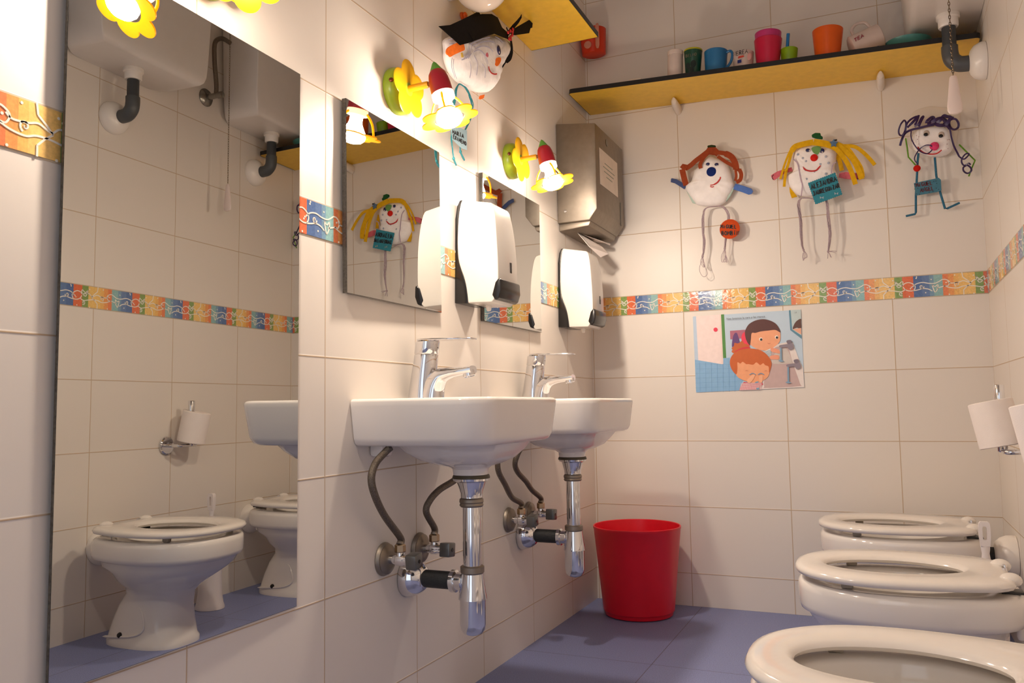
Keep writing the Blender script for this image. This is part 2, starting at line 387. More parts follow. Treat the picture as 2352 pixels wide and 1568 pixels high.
def make_lamp(P, label, tilt=15, yawd=0, rot=.5, ringrot=.2):
    P = V(P); t = thing('flower_wall_lamp', label, 'wall lamp', P, 'flower lamps over the mirrors')
    mb = MB(); mb.lathe([(.0455,.0005),(.0465,.004),(.0455,.014),(.041,.022),(.03,.029),(.012,.033)], P, (1,0,0), 40)
    b = build('wall_base', mb, LAMP_GREEN, t)
    mb = MB(); mb.lathe([(.0045,.0),(.0045,.004),(.003,.005)], P+V((.017,-.0405,.006)), (.45,-.9,.1), 14)
    build('screw', mb, M('lamp_screw', (120, 70, 50), .3, .9), b)
    # flower plate
    pl = petals(5, .0335, .0250, rot); mb = MB(); rings = []
    for f, dx, th in ((.02,0,0),(.5,.0005,0),(.8,.0014,0),(.97,.0026,0),(1,.0034,.001),(.97,.0044,0),(.8,.0036,0),(.5,.0030,0),(.02,.0025,0)):
        rings.append([P + V((.030+dx, r*f*math.cos(a), r*f*math.sin(a))) for a, r in pl])
    mb.loft(rings); build('flower_plate', mb, LAMP_YEL, t, ang=60)
    mb = MB(); mb.lathe([(.0072,.030),(.0068,.034),(.0066,.074),(.0055,.076)], P, (1,0,.03), 18); build('arm', mb, LAMP_ARM, t)
    mb = MB(); mb.lathe([(.004,.074),(.0045,.083)], P, (1,0,.03), 12); build('swivel_joint', mb, M('lamp_joint_metal', (150,110,60), .3, .9), t)
    ax = V((math.sin(math.radians(tilt))*math.cos(math.radians(yawd)), math.sin(math.radians(tilt))*math.sin(math.radians(yawd)), -math.cos(math.radians(tilt))))
    O = P + V((.1, 0, .004)) - ax*.022
    mb = MB(); mb.lathe([(.008,-.001),(.0135,.001),(.017,.006),(.0195,.016),(.0208,.028),(.0214,.048),(.0195,.048),(.0185,.03)], O, ax, 36); so = build('socket', mb, LAMP_RED, t)
    mb = MB(); mb.lathe([(.0130,.0005),(.0098,-.006),(.0045,-.016),(.0004,-.0205)], O, ax, 28); build('cap', mb, LAMP_CAP, so)
    mb = MB(); mb.lathe([(.0185,.046),(.0218,.048),(.0218,.059),(.0185,.060)], O, ax, 30); co = build('collar', mb, M('lamp_white_collar', (250,240,214), .3, transl=.4), t)
    mb = MB(); mb.lathe([(.013,.046),(.0130,.070),(.0145,.077),(.0195,.086),(.0240,.094),(.0255,.100)], O, ax, 28, cap=(True, False)); mb.lathe([(.0255,.100),(.0240,.107),(.018,.113),(.008,.116)], O, ax, 28, mi=1, cap=(False, True))
    build('light_bulb', mb, [BULB_NECK, BULB_FRONT], t)
    # petal ring and its three struts
    e1 = ax.cross(V((0,1,0))).normalized(); e2 = ax.cross(e1)
    pr = petals(7, .0385, .0185, ringrot, 84); C = O + ax*.100; mb = MB(); rings = []
    for f, d in ((0,-.0012),(1,-.0012),(1,.0012),(0,.0012)):
        rings.append([C + ax*d + (e1*math.cos(a)+e2*math.sin(a))*(.0300 if f == 0 else r) for a, r in pr])
    mb.loft(rings, closed=True); build('petal_ring', mb, LAMP_RING, t, ang=50)
    for j in range(3):
        a = ringrot + 2*PI*j/3 + 2*PI/14*2; q = e1*math.cos(a)+e2*math.sin(a); s2 = ax.cross(q)
        pts = crv([O+ax*.055+q*.0212, O+ax*.064+q*.030, O+ax*.077+q*.038, O+ax*.096+q*.0435, O+ax*.1005+q*.0440], 6)
        mb = MB(); mb.tube(pts, .0024, 8); build('strut', mb, LAMP_RING, t)
    return t
make_lamp((0, -1.190, 1.236), 'lit flower wall lamp above the mirror nearer the camera, beside the black-capped doll', 15, 10, .45, .35)
make_lamp((0, -.636, 1.245), 'lit flower wall lamp beside the steel towel dispenser', 14, 0, .75, .1)
make_lamp((0, -1.700, 1.240), 'lit flower wall lamp above the tall mirror, cut off by the top of the photo', 40, -72, .55, .6)

# ------------------------------------------------------------------ mirrors
def slab_mirror(name, label, c, w, h, front, yaw, pit, th=.004):
    R_ = Matrix.Rotation(math.radians(yaw), 4, 'Z') @ Matrix.Rotation(math.radians(-pit), 4, 'Y')
    T = Matrix.Translation(V((front, c[0], c[1]))) @ R_
    t = thing(name, label, 'mirror', (front, c[0], c[1]))
    mb = MB(); mb.box((-th, -w/2, -h/2), (-.0004, w/2, h/2), mat=T); build('mirror_backing', mb, MIRROR_EDGE, t, smooth=False)
    mb = MB(); mb.box((-.0004, -w/2+.0006, -h/2+.0006), (0, w/2-.0006, h/2-.0006), mat=T); build('mirror_glass', mb, MIRROR, t, smooth=False)
    return t
slab_mirror('tall_wall_mirror', 'tall frameless mirror left of the washbasins reflecting toilets and cisterns', (-1.703, .732), .43, .858, .0079, 1.075, -.123)
slab_mirror('square_wall_mirror', 'small square mirror above the nearer washbasin, reflecting a yellow-haired doll', (-1.199, .985), .348, .348, .0115, .9, .39, .009)
slab_mirror('square_wall_mirror', 'small square mirror above the far washbasin, behind the nearer soap dispenser', (-.640, .990), .358, .356, .0105, 0, 0, .009)

# ------------------------------------------------------------------ washbasins
def rrect(x0, x1, y0, y1, z, rf, rb, n=8):
    pts = []
    for cx, cy, r, a0 in ((x1-rf, y0+rf, rf, -PI/2), (x1-rf, y1-rf, rf, 0), (x0+rb, y1-rb, rb, PI/2), (x0+rb, y0+rb, rb, PI)):
        for i in range(n+1):
            a = a0 + PI/2*i/n; pts.append(V((cx+r*math.cos(a), cy+r*math.sin(a), z)))
    return pts
def make_sink(yc, label):
    t = thing('washbasin', label, 'washbasin', (0, yc, .545), 'wall-hung washbasins')
    def R(x0, x1, hw, z, rf, rb=.002): return [p + V((0, yc, 0)) for p in rrect(x0, x1, -hw, hw, z, rf, rb)]
    mb = MB()
    mb.loft([R(.110,.174,.032,.484,.03,.03), R(.109,.175,.033,.495,.03,.03), R(.102,.180,.042,.500,.036,.036), R(.082,.196,.068,.505,.05,.05), R(.062,.212,.096,.514,.06,.06), R(.046,.224,.122,.530,.065,.06), R(.040,.232,.134,.5435,.065,.05),
        R(.002,.244,.164,.5440,.055), R(.001,.2515,.172,.548,.056), R(.001,.256,.177,.558,.056), R(.001,.262,.186,.614,.056), R(.001,.2625,.187,.621,.056), R(.001,.260,.1845,.6255,.055), R(.003,.2555,.180,.627,.052),
        R(.078,.246,.170,.6265,.046,.03), R(.082,.242,.166,.622,.044,.03), R(.092,.232,.150,.57,.044,.03), R(.105,.215,.110,.53,.04,.03), R(.125,.178,.03,.512,.02,.02)])
    build('basin', mb, CERAMIC, t, ang=50)
    mb = MB(); mb.box((.0, yc-.128, .522), (.03, yc-.09, .548)); build('mounting_lug', mb, CERAMIC, t, bevel=.008)
    mb = MB(); mb.box((.0, yc+.09, .522), (.03, yc+.128, .548)); build('mounting_lug', mb, CERAMIC, t, bevel=.008)
    return t
S1, S2 = -1.157, -.600
b1 = make_sink(S1, 'white washbasin nearer the camera, under the mirror reflecting the doll')
dup(b1, (0, S2-S1, 0), 'white washbasin farther away, partly behind the nearer one')

def make_faucet(yc, label):
    t = thing('mixer_tap', label, 'tap', (.045, yc, .6265), 'chrome mixer taps')
    def E(cx, z, rx, ry, n=28): return [V((cx+rx*math.cos(2*PI*i/n), yc+ry*math.sin(2*PI*i/n), z)) for i in range(n)]
    mb = MB(); mb.loft([E(.0385,.6262,.0300,.0265), E(.0385,.630,.029,.026), E(.041,.66,.0262,.0250), E(.045,.69,.0245,.0240), E(.048,.712,.0236,.0234), E(.0483,.7135,.0225,.0225)])
    build('tap_body', mb, CHROME, t)
    # spout rising from the foot of the body and bending outwards
    path = crv([(.056,0,.630),(.064,0,.652),(.078,0,.670),(.100,0,.6765),(.128,0,.679),(.150,0,.6815)], 6)
    mb = MB(); rings = []; k = len(path)
    for i, p in enumerate(path):
        tg = (path[min(i+1,k-1)]-path[max(i-1,0)]).normalized(); n2 = V((-tg.z, 0, tg.x)); f = i/(k-1)
        ry, rn = .023*(1-f)+.0145*f, .021*(1-f)**2 + .0072
        rings.append([V((p.x, yc, p.z)) + n2*rn*math.copysign(abs(math.cos(2*PI*j/24))**.7, math.cos(2*PI*j/24)) + V((0, ry*math.copysign(abs(math.sin(2*PI*j/24))**.7, math.sin(2*PI*j/24)), 0)) for j in range(24)])
    mb.loft(rings); build('spout', mb, CHROME, t)
    mb = MB(); mb.lathe([(.0118,.004),(.0122,-.0065),(.0102,-.007),(.0098,-.002)], (.1405, yc, .675), (-.22,0,1), 28); build('aerator', mb, CHROME, t)
    mb = MB(); mb.loft([E(.0483,.7140,.0228,.0228), E(.0485,.716,.0240,.0238), E(.0512,.738,.0240,.0238), E(.0516,.7405,.0210,.021)])
    h = build('lever_cap', mb, CHROME, t)
    mb = MB(); mb.loft([[V((.036,yc-.017,.7395)),V((.036,yc+.017,.7395)),V((.036,yc+.017,.7435)),V((.036,yc-.017,.7435))],
        [V((.07,yc-.019,.7395)),V((.07,yc+.019,.7395)),V((.07,yc+.019,.7435)),V((.07,yc-.019,.7435))],
        [V((.152,yc-.014,.7385)),V((.152,yc+.014,.7385)),V((.152,yc+.014,.7415)),V((.152,yc-.014,.7415))]])
    build('lever', mb, CHROME, h, bevel=.0014)
    mb = MB(); mb.lathe([(.0022,0),(.0022,.0012)], (.0725, yc, .727), (1,0,.08), 10); build('temperature_dot', mb, M('tap_dot', (70,40,60), .3), h)
    mb = MB(); mb.lathe([(.0028,0),(.0028,.05),(.0045,.051),(.0045,.058),(.002,.06)], (.0225, yc, .6262), (0,0,1), 12); build('pop_up_knob', mb, CHROME, t)
    return t
f1 = make_faucet(S1, 'chrome single-lever tap on the nearer washbasin')
dup(f1, (0, S2-S1, 0), 'chrome single-lever tap on the far washbasin')

# ------------------------------------------------------------------ bottle traps, shut-off valves and braided hoses
def make_trap(yc, label):
    X0 = .142; t = thing('bottle_trap', label, 'drain trap', (X0, yc, .47), 'chrome bottle traps')
    z = lambda prof: prof
    mb = MB(); mb.lathe([(.034,.4835),(.0355,.480),(.0355,.477),(.033,.477)], (X0, yc, 0), (0,0,1), 36); build('gasket', mb, M('trap_gasket', (70, 62, 44), .5), t)
    mb = MB(); mb.lathe([(.0345,.477),(.034,.473),(.027,.470),(.0245,.462),(.0208,.450),(.0206,.441),(.019,.440)], (X0, yc, 0), (0,0,1), 36); build('drain_cup', mb, CHROME, t)
    mb = MB(); mb.lathe([(.0205,.440),(.0225,.438),(.0230,.433),(.0215,.431),(.0228,.427),(.0205,.424)], (X0, yc, 0), (0,0,1), 32); build('slip_nut', mb, STEEL, t)
    mb = MB(); mb.lathe([(.0170,.428),(.0170,.308)], (X0, yc, 0), (0,0,1), 32); build('tail_pipe', mb, CHROME, t)
    mb = MB(); mb.lathe([(.0195,.316),(.0225,.314),(.0225,.304),(.020,.301)], (X0, yc, 0), (0,0,1), 32); build('slip_nut', mb, STEEL, t)
    mb = MB(); mb.lathe([(.0200,.303),(.0225,.283),(.0265,.258),(.0268,.255),(.0245,.255)], (X0, yc, 0), (0,0,1), 36); build('trap_sleeve', mb, CHROME, t)
    mb = MB(); mb.lathe([(.0240,.259),(.0240,.209),(.0225,.200),(.018,.193),(.010,.1895),(.001,.189)], (X0, yc, 0), (0,0,1), 36); build('trap_cup', mb, CHROME, t)
    mb = MB(); mb.lathe([(.015,.010),(.0165,.012),(.0165,.024),(.0205,.026),(.0210,.034),(.017,.036)], (X0-.008, yc, .285), (-1,0,-.02), 32); build('outlet_nut', mb, CHROME, t)
    mb = MB(); mb.lathe([(.0165, X0-.036),(.0165,.038)], (0, yc, .285), (1,0,0), 28); build('outlet_hose', mb, M('outlet_rubber_hose', (36,38,40), .55, var=.12, vs=200, bump=.4, bs=300), t)
    mb = MB(); mb.lathe([(.0360,.001),(.0365,.006),(.0345,.018),(.0295,.030),(.022,.039),(.0168,.042)], (0, yc, .285), (1,0,0), 36); build('wall_rosette', mb, CHROME, t)
    return t
t1 = make_trap(S1+.002, 'chrome bottle trap with black outlet hose under the nearer washbasin')
dup(t1, (0, S2-S1, 0), 'chrome bottle trap with black outlet hose under the far washbasin')
def make_valve(y, z, label, knob_l=.022, rotk=0):
    t = thing('angle_valve', label, 'valve', (0, y, z), 'angle valves under the washbasins')
    mb = MB(); mb.lathe([(.0305,.001),(.0305,.003),(.027,.008),(.0275,.010),(.020,.014),(.016,.015)], (0, y, z), (1,0,0), 30); build('wall_rosette', mb, STEEL, t)
    mb = MB(); mb.lathe([(.0085,.012),(.0085,.028),(.0105,.030),(.0105,.042),(.009,.046),(.009,.054)], (0, y, z), (1,0,0), 20)
    mb.lathe([(.0075,.0),(.0075,.016),(.0068,.018)], (.036, y, z), (0,0,1), 16); build('valve_body', mb, CHROME, t)
    mb = MB(); mb.lathe([(.0095,.014),(.0102,.016),(.0102,.027),(.008,.029)], (.036, y, z), (0,0,1), 6); build('compression_nut', mb, M('brass_nut', (186,160,128), .3, 1, var=.08), t, smooth=False)
    mb = MB(); mb.box((-.0001,-.0135,-.0135), (knob_l,.0135,.0135), mat=Matrix.Translation(V((.054, y, z))) @ Matrix.Rotation(rotk, 4, 'X')); k = build('valve_knob', mb, M('valve_knob_grey', (108,108,106), .3, .6, var=.05), t, bevel=.0025)
    mb = MB(); mb.lathe([(.0035,0),(.0035,.0008)], (.054+knob_l, y, z), (1,0,0), 12); build('knob_screw', mb, BLACKP, k)
    return t
def make_hose(pts, r, label):
    p = crv(pts, 10); t = thing('braided_hose', label, 'hose', p[0], 'braided supply hoses')
    mb = MB(); mb.tube(p, r, 12); build('hose', mb, BRAID, t)
    mb = MB(); mb.tube([p[0]+(p[0]-p[1]).normalized()*.001, p[1], p[2]], r*1.12, 14); build('ferrule', mb, STEEL, t)
    return t
for dy, who in ((0, 'nearer'), (S2-S1, 'far')):
    make_valve(-1.2365+dy, .333, 'steel angle valve nearer the camera of the two under the %s washbasin' % who, rotk=.15)
    make_valve(-1.110+dy, .333, 'steel angle valve farther from the camera of the two under the %s washbasin' % who, rotk=-.1)
    y1, y2 = -1.2365+dy, -1.110+dy
    if dy == 0:
        q1 = [LW(884,1185,.040), LW(862,1140,.044), LW(853,1100,.046), LW(862,1065,.048), LW(885,1038,.055), LW(897,1027,.064)]
        q2 = [LW(979,1175,.040), LW(988,1148,.046), LW(1010,1124,.054), LW(1042,1104,.066), LW(1062,1085,.074), LW(1068,1062,.076)]
    else:
        q1 = [LW(1176,1142,.040), LW(1160,1112,.042), LW(1146,1085,.044), LW(1143,1062,.046), LW(1147,1042,.05), LW(1155,1024,.056)]
        q2 = [LW(1222,1125,.040), LW(1208,1105,.042), LW(1190,1085,.044), LW(1183,1066,.048), LW(1188,1045,.056), LW(1199,1024,.066)]
    make_hose([(.036,y1,.362),(.036,y1,.374)] + q1, .0066, 'braided hose nearer the camera of the two under the %s washbasin' % who)
    make_hose([(.036,y2,.362),(.036,y2,.374)] + q2, .0066, 'braided hose farther from the camera of the two under the %s washbasin' % who)

# ------------------------------------------------------------------ soap dispensers
SOAP_W = M('soap_white_plastic', (214, 208, 200), .22, var=.01, coat=.3)
SOAP_B = M('soap_black_plastic', (26, 24, 24), .22, var=.05)
def make_soap(y0, y1, label):
    t = thing('soap_dispenser', label, 'soap dispenser', (0, y0, .836), 'white and black soap dispensers')
    yc = (y0+y1)/2; hw = (y1-y0)/2
    def sec(poly, ws):      # side profile (x,z) swept across with narrowing towards the top
        return [[V((x, yc+s*hw*(1-.22*max(0, (z-.97)/.10)**1.4), z)) for x, z in poly] for s in ws]
    bound = [(.0345,.838),(.0325,.858),(.029,.880),(.024,.898),(.0165,.918),(.011,.940),(.0095,.975),(.0095,1.030),(.0125,1.062),(.0165,1.0735)]
    bound = [(p.x, p.y) for p in crv([(x, z, 0) for x, z in bound], 3)]
    back = [(.001,.840)] + bound + [(.010,1.0735),(.004,1.060),(.001,1.030)]
    front = [(.089,1.0585),(.0955,1.048),(.1015,1.015),(.106,.965),(.108,.915),(.1075,.875),(.1045,.852),(.092,.836)]
    front = [(p.x, p.y) for p in crv([(x, z, 0) for x, z in front], 3)]
    cov = bound + front
    mb = MB(); mb.loft(sec(back, (-.985, .985))); build('back_plate', mb, SOAP_B, t, bevel=.0015)
    mb = MB(); mb.loft(sec(cov, (-1, 1))); build('cover', mb, SOAP_W, t, bevel=.007, seg=4, ang=50)
    lev = [(.0925,.852),(.101,.880),(.1085,.888),(.1145,.886),(.1155,.862),(.110,.845),(.100,.840)]
    mb = MB(); mb.loft([[V((x, yc+s*hw*1.02, z)) for x, z in lev] for s in (-1, 1)]); build('push_lever', mb, SOAP_B, t, bevel=.005, seg=3)
    mb = MB(); mb.box((.1065, yc+.012, .908), (.1092, yc+.022, .932)); build('level_window', mb, M('soap_window', (40,36,34), .1), t, bevel=.0012)
    mb = MB(); mb.lathe([(.006,.0),(.006,-.010),(.004,-.014)], (.06, yc, .838), (0,0,1), 14); build('nozzle', mb, PLASTIC_W, t)
    return t
s1 = make_soap(-.950, -.846, 'white soap dispenser with black back between the two small mirrors')
dup(s1, (0, .643, .0), 'white soap dispenser with black back nearest the room corner')

# ------------------------------------------------------------------ steel paper towel dispenser
t = thing('paper_towel_dispenser', 'brushed steel paper towel dispenser on the wall in the corner', 'towel dispenser', (0, -.292, 1.15))
d0, d1 = -.296, -.018
prof = [(.001,1.452),(.124,1.436),(.124,1.182),(.100,1.150),(.001,1.150)]
mb = MB(); mb.loft([[V((x, d0, z)) for x, z in prof], [V((x, d1, z)) for x, z in prof]]); dbody = build('housing', mb, STEEL, t, bevel=.003)
mb = MB()
q = [(.001,1.1500),(.100,1.1500),(.094,1.136),(.001,1.128)]
mb.loft([[V((x, d0+.012, z)) for x, z in q], [V((x, d1-.012, z)) for x, z in q]]); build('chute', mb, STEEL, t, bevel=.003)
mb = MB(); mb.prism([V((.1245, y, z)) for y, z in ((-.262,1.372),(-.082,1.372),(-.082,1.262),(-.262,1.262))], (.0006,0,0)); lb = build('notice_label', mb, M('dispenser_label_paper', (226, 214, 202), .6), t, smooth=False)
mb = MB()
for i, (a, b_) in enumerate(((-.215,-.135),(-.23,-.115),(-.222,-.125),(-.2,-.14))): mb.prism([V((.1253, y, z)) for y, z in ((a,1.338-i*.013),(b_,1.338-i*.013),(b_,1.335-i*.013),(a,1.335-i*.013))], (.0002,0,0))
build('faint_print', mb, M('label_green_grey_print', (150,156,140), .7), lb, smooth=False)
mb = MB(); mb.prism([V((.1242, y, z)) for y, z in ((-.058,1.252),(-.053,1.252),(-.053,1.176),(-.058,1.176))], (.0004,0,0)); build('level_slot', mb, BLACKP, t, smooth=False)
mb = MB(); mb.lathe([(.004,0),(.004,.0015),(.002,.002)], (.026, d0, 1.184), (0,-1,0), 14); build('rivet', mb, CHROME, t)
mb = MB(); mb.lathe([(.011,0),(.011,.001)], (.1242, -.185, 1.408), (1,0,0), 20); build('lock', mb, M('lock_plate', (120,112,100), .3, 1), t)
t = thing('paper_towel', 'white folded paper towel hanging out of the steel dispenser', 'paper towel', (.055, -.16, 1.128))
mb = MB()
pa = [V((.035,-.225,1.134)),V((.035,-.09,1.134)),V((.075,-.10,1.105)),V((.105,-.135,1.075)),V((.088,-.16,1.062)),V((.072,-.215,1.085))]
mb.prism(pa, (.0008,0,.0008)); build('towel_flap', mb, PAPER, t, smooth=False)
mb = MB(); mb.prism([V((.035,-.20,1.134)),V((.035,-.06,1.134)),V((.088,-.055,1.122)),V((.092,-.075,1.114)),V((.085,-.12,1.118))], (.0004,0,.0008)); build('towel_flap', mb, PAPER, t, smooth=False)
#@@NEXT

# ------------------------------------------------------------------ children's toilets on the right wall
def egg(dc, af, ab, hw, z, yc, n=48, clamp=None, ex=.85, tap=0.0, exb=None):
    """plan outline, measured as distance d from the right wall"""
    out = []
    for i in range(n):
        a = 2*PI*i/n; c, s = math.cos(a), math.sin(a)
        e = ex if (c > 0 or exb is None) else ex + (exb-ex)*min(1, -c*1.6)
        d = dc + (af if c > 0 else ab)*math.copysign(abs(c)**e, c)
        b = hw*math.copysign(abs(s)**e, s)*(1 - tap*max(0, -c)**1.2)
        if clamp is not None: d = max(d, clamp)
        out.append(V((W-d, yc+b, z)))
    return out
SPRING = M('toilet_water', (206, 206, 198), .02, spec=.6, var=.01)
def make_toilet(yc, label):
    t = thing('toilet', label, 'toilet', (W-.20, yc, 0), "children's toilets along the right wall")
    def R(d0, d1, hw, z, ex=.85, tap=.15, k=.5):
        dc = d0+(d1-d0)*k; return egg(dc, d1-dc, dc-d0, hw, z, yc, 48, None, ex, tap, .6 if .2 < z < .29 and hw > .13 else None)
    mb = MB()
    mb.loft([R(.078,.318,.086,.0,.7,.0), R(.078,.318,.086,.012,.7,.0), R(.082,.312,.082,.020,.7,0), R(.094,.306,.076,.060,.72,0), R(.112,.304,.071,.100,.76,0), R(.135,.309,.072,.132,.8,.02), R(.138,.326,.086,.150,.82,.04), R(.118,.358,.112,.170,.85,.08), R(.104,.394,.131,.193,.85,.10), R(.096,.416,.142,.210,.85,.10), R(.094,.424,.1465,.223,.85,.10),
        R(.084,.428,.1500,.2265,.85,.08), R(.071,.4365,.1575,.231,.85,.08), R(.069,.439,.160,.2400,.85,.08), R(.069,.4395,.160,.268,.85,.08), R(.072,.438,.1585,.277,.85,.08), R(.078,.433,.1535,.2815,.85,.08), R(.088,.425,.146,.2825,.85,.08),
        R(.135,.392,.112,.2815,.95,.1), R(.140,.386,.106,.276,.95,.1), R(.138,.388,.108,.245,.95,.1), R(.145,.375,.094,.205,.95,.1), R(.160,.345,.068,.165,.95,.1), R(.190,.310,.042,.135,.95,.1), R(.22,.28,.02,.125,1,0)])
    bowl = build('bowl', mb, CERAMIC, t, ang=60)
    mb = MB(); mb.loft([R(.141,.369,.088,.191,.95,.1), R(.141,.369,.088,.1925,.95,.1)]); build('water', mb, SPRING, bowl)
    for s in (-1, 1):
        # foot recess edge and fixing bolt
        mb = MB(); mb.lathe([(.0075,0),(.0075,.002),(.005,.006),(.001,.007)], (W-.165, yc+s*.0795, .030), (0,s,.25), 14); build('floor_bolt', mb, BLACKP, bowl)
        pts = crv([(W-.105, yc+s*.0805, .022),(W-.20, yc+s*.0812,.030),(W-.240, yc+s*.0775,.048),(W-.232, yc+s*.0715,.085),(W-.212, yc+s*.0670,.108),(W-.185, yc+s*.0640,.124)], 6)
        mb = MB(); mb.tube(pts, [.0005]+[.0032]*(len(pts)-2)+[.0005], 8); build('foot_moulding', mb, CERAMIC, bowl)
    # seat: rounded ring with two ears at the back
    n = 56; mb = MB(); rings = []
    def SO(e, z): return egg(.272, .172+e, .198+e, .164+e, z, yc, n, .088-e, .86, .10, .56)
    def SI(e, z): return egg(.268, .121-e, .110-e, .081-e, z, yc, n, None, .97, .12)
    for f, e, z in ((0,-.012,.2940),(0,-.003,.2955),(0,.0,.3015),(0,-.003,.3070),(0,-.012,.3100)):
        rings.append(SO(e, z))
    for f, e, z in ((1,-.010,.3092),(1,-.003,.3060),(1,.0,.3015),(1,-.003,.2965),(1,-.010,.2945)):
        rings.append(SI(e, z))
    mb.loft(rings, closed=True); seat = build('seat', mb, SEAT_W, t, ang=60)
    for s in (-1, 1):
        mb = MB(); mb.ball((W-.0935, yc+s*.067, .3055), (.0175, .0195, .0120), 22, 14)
        build('hinge_ear', mb, SEAT_W, seat)
        mb = MB(); mb.tube([(W-.090, yc+s*.054, .309), (W-.089, yc+s*.043, .309), (W-.088, yc+s*.042, .297), (W-.088, yc+s*.042, .2825)], .0032, 10); build('hinge_pin', mb, CHROME, seat)
        mb = MB(); mb.box((W-.108, yc+s*.055-.016, .2822), (W-.074, yc+s*.055+.016, .2865)); build('hinge_plate', mb, M('hinge_dark_plastic', (52,50,48), .4), t, bevel=.001)
        mb = MB(); mb.lathe([(.004,.205),(.006,.210),(.006,.2375)], (W-.082, yc+s*.055, 0), (0,0,1), 12); build('hinge_bolt', mb, PLASTIC_W, t)
        for d in (.348,):
            b = .112
            mb = MB(); mb.box((W-d-.010, yc+s*b-.0065, .2822), (W-d+.010, yc+s*b+.0065, .2955)); build('seat_bumper', mb, M('grey_bumper', (178,170,158), .4), seat, bevel=.003)
    mb = MB(); mb.lathe([(.0485,.0008),(.0495,.006),(.0485,.020),(.043,.034),(.034,.044),(.0205,.048)], (W, yc, .235), (-1,0,0), 36); build('pipe_rosette', mb, PLASTIC_W, t)
    mb = MB(); mb.lathe([(.0195,.040),(.0195,.066)], (W, yc, .235), (-1,0,0), 24); build('flush_pipe', mb, BLACKR, t)
    return t
TY = (-.235, -.852, -1.480)
w1 = make_toilet(TY[1], 'white child-height toilet in the middle of the row of three')
dup(w1, (0, TY[0]-TY[1], 0), 'white child-height toilet nearest the back wall')
dup(w1, (0, TY[2]-TY[1], 0), 'white child-height toilet nearest the camera, cut off by the photo')

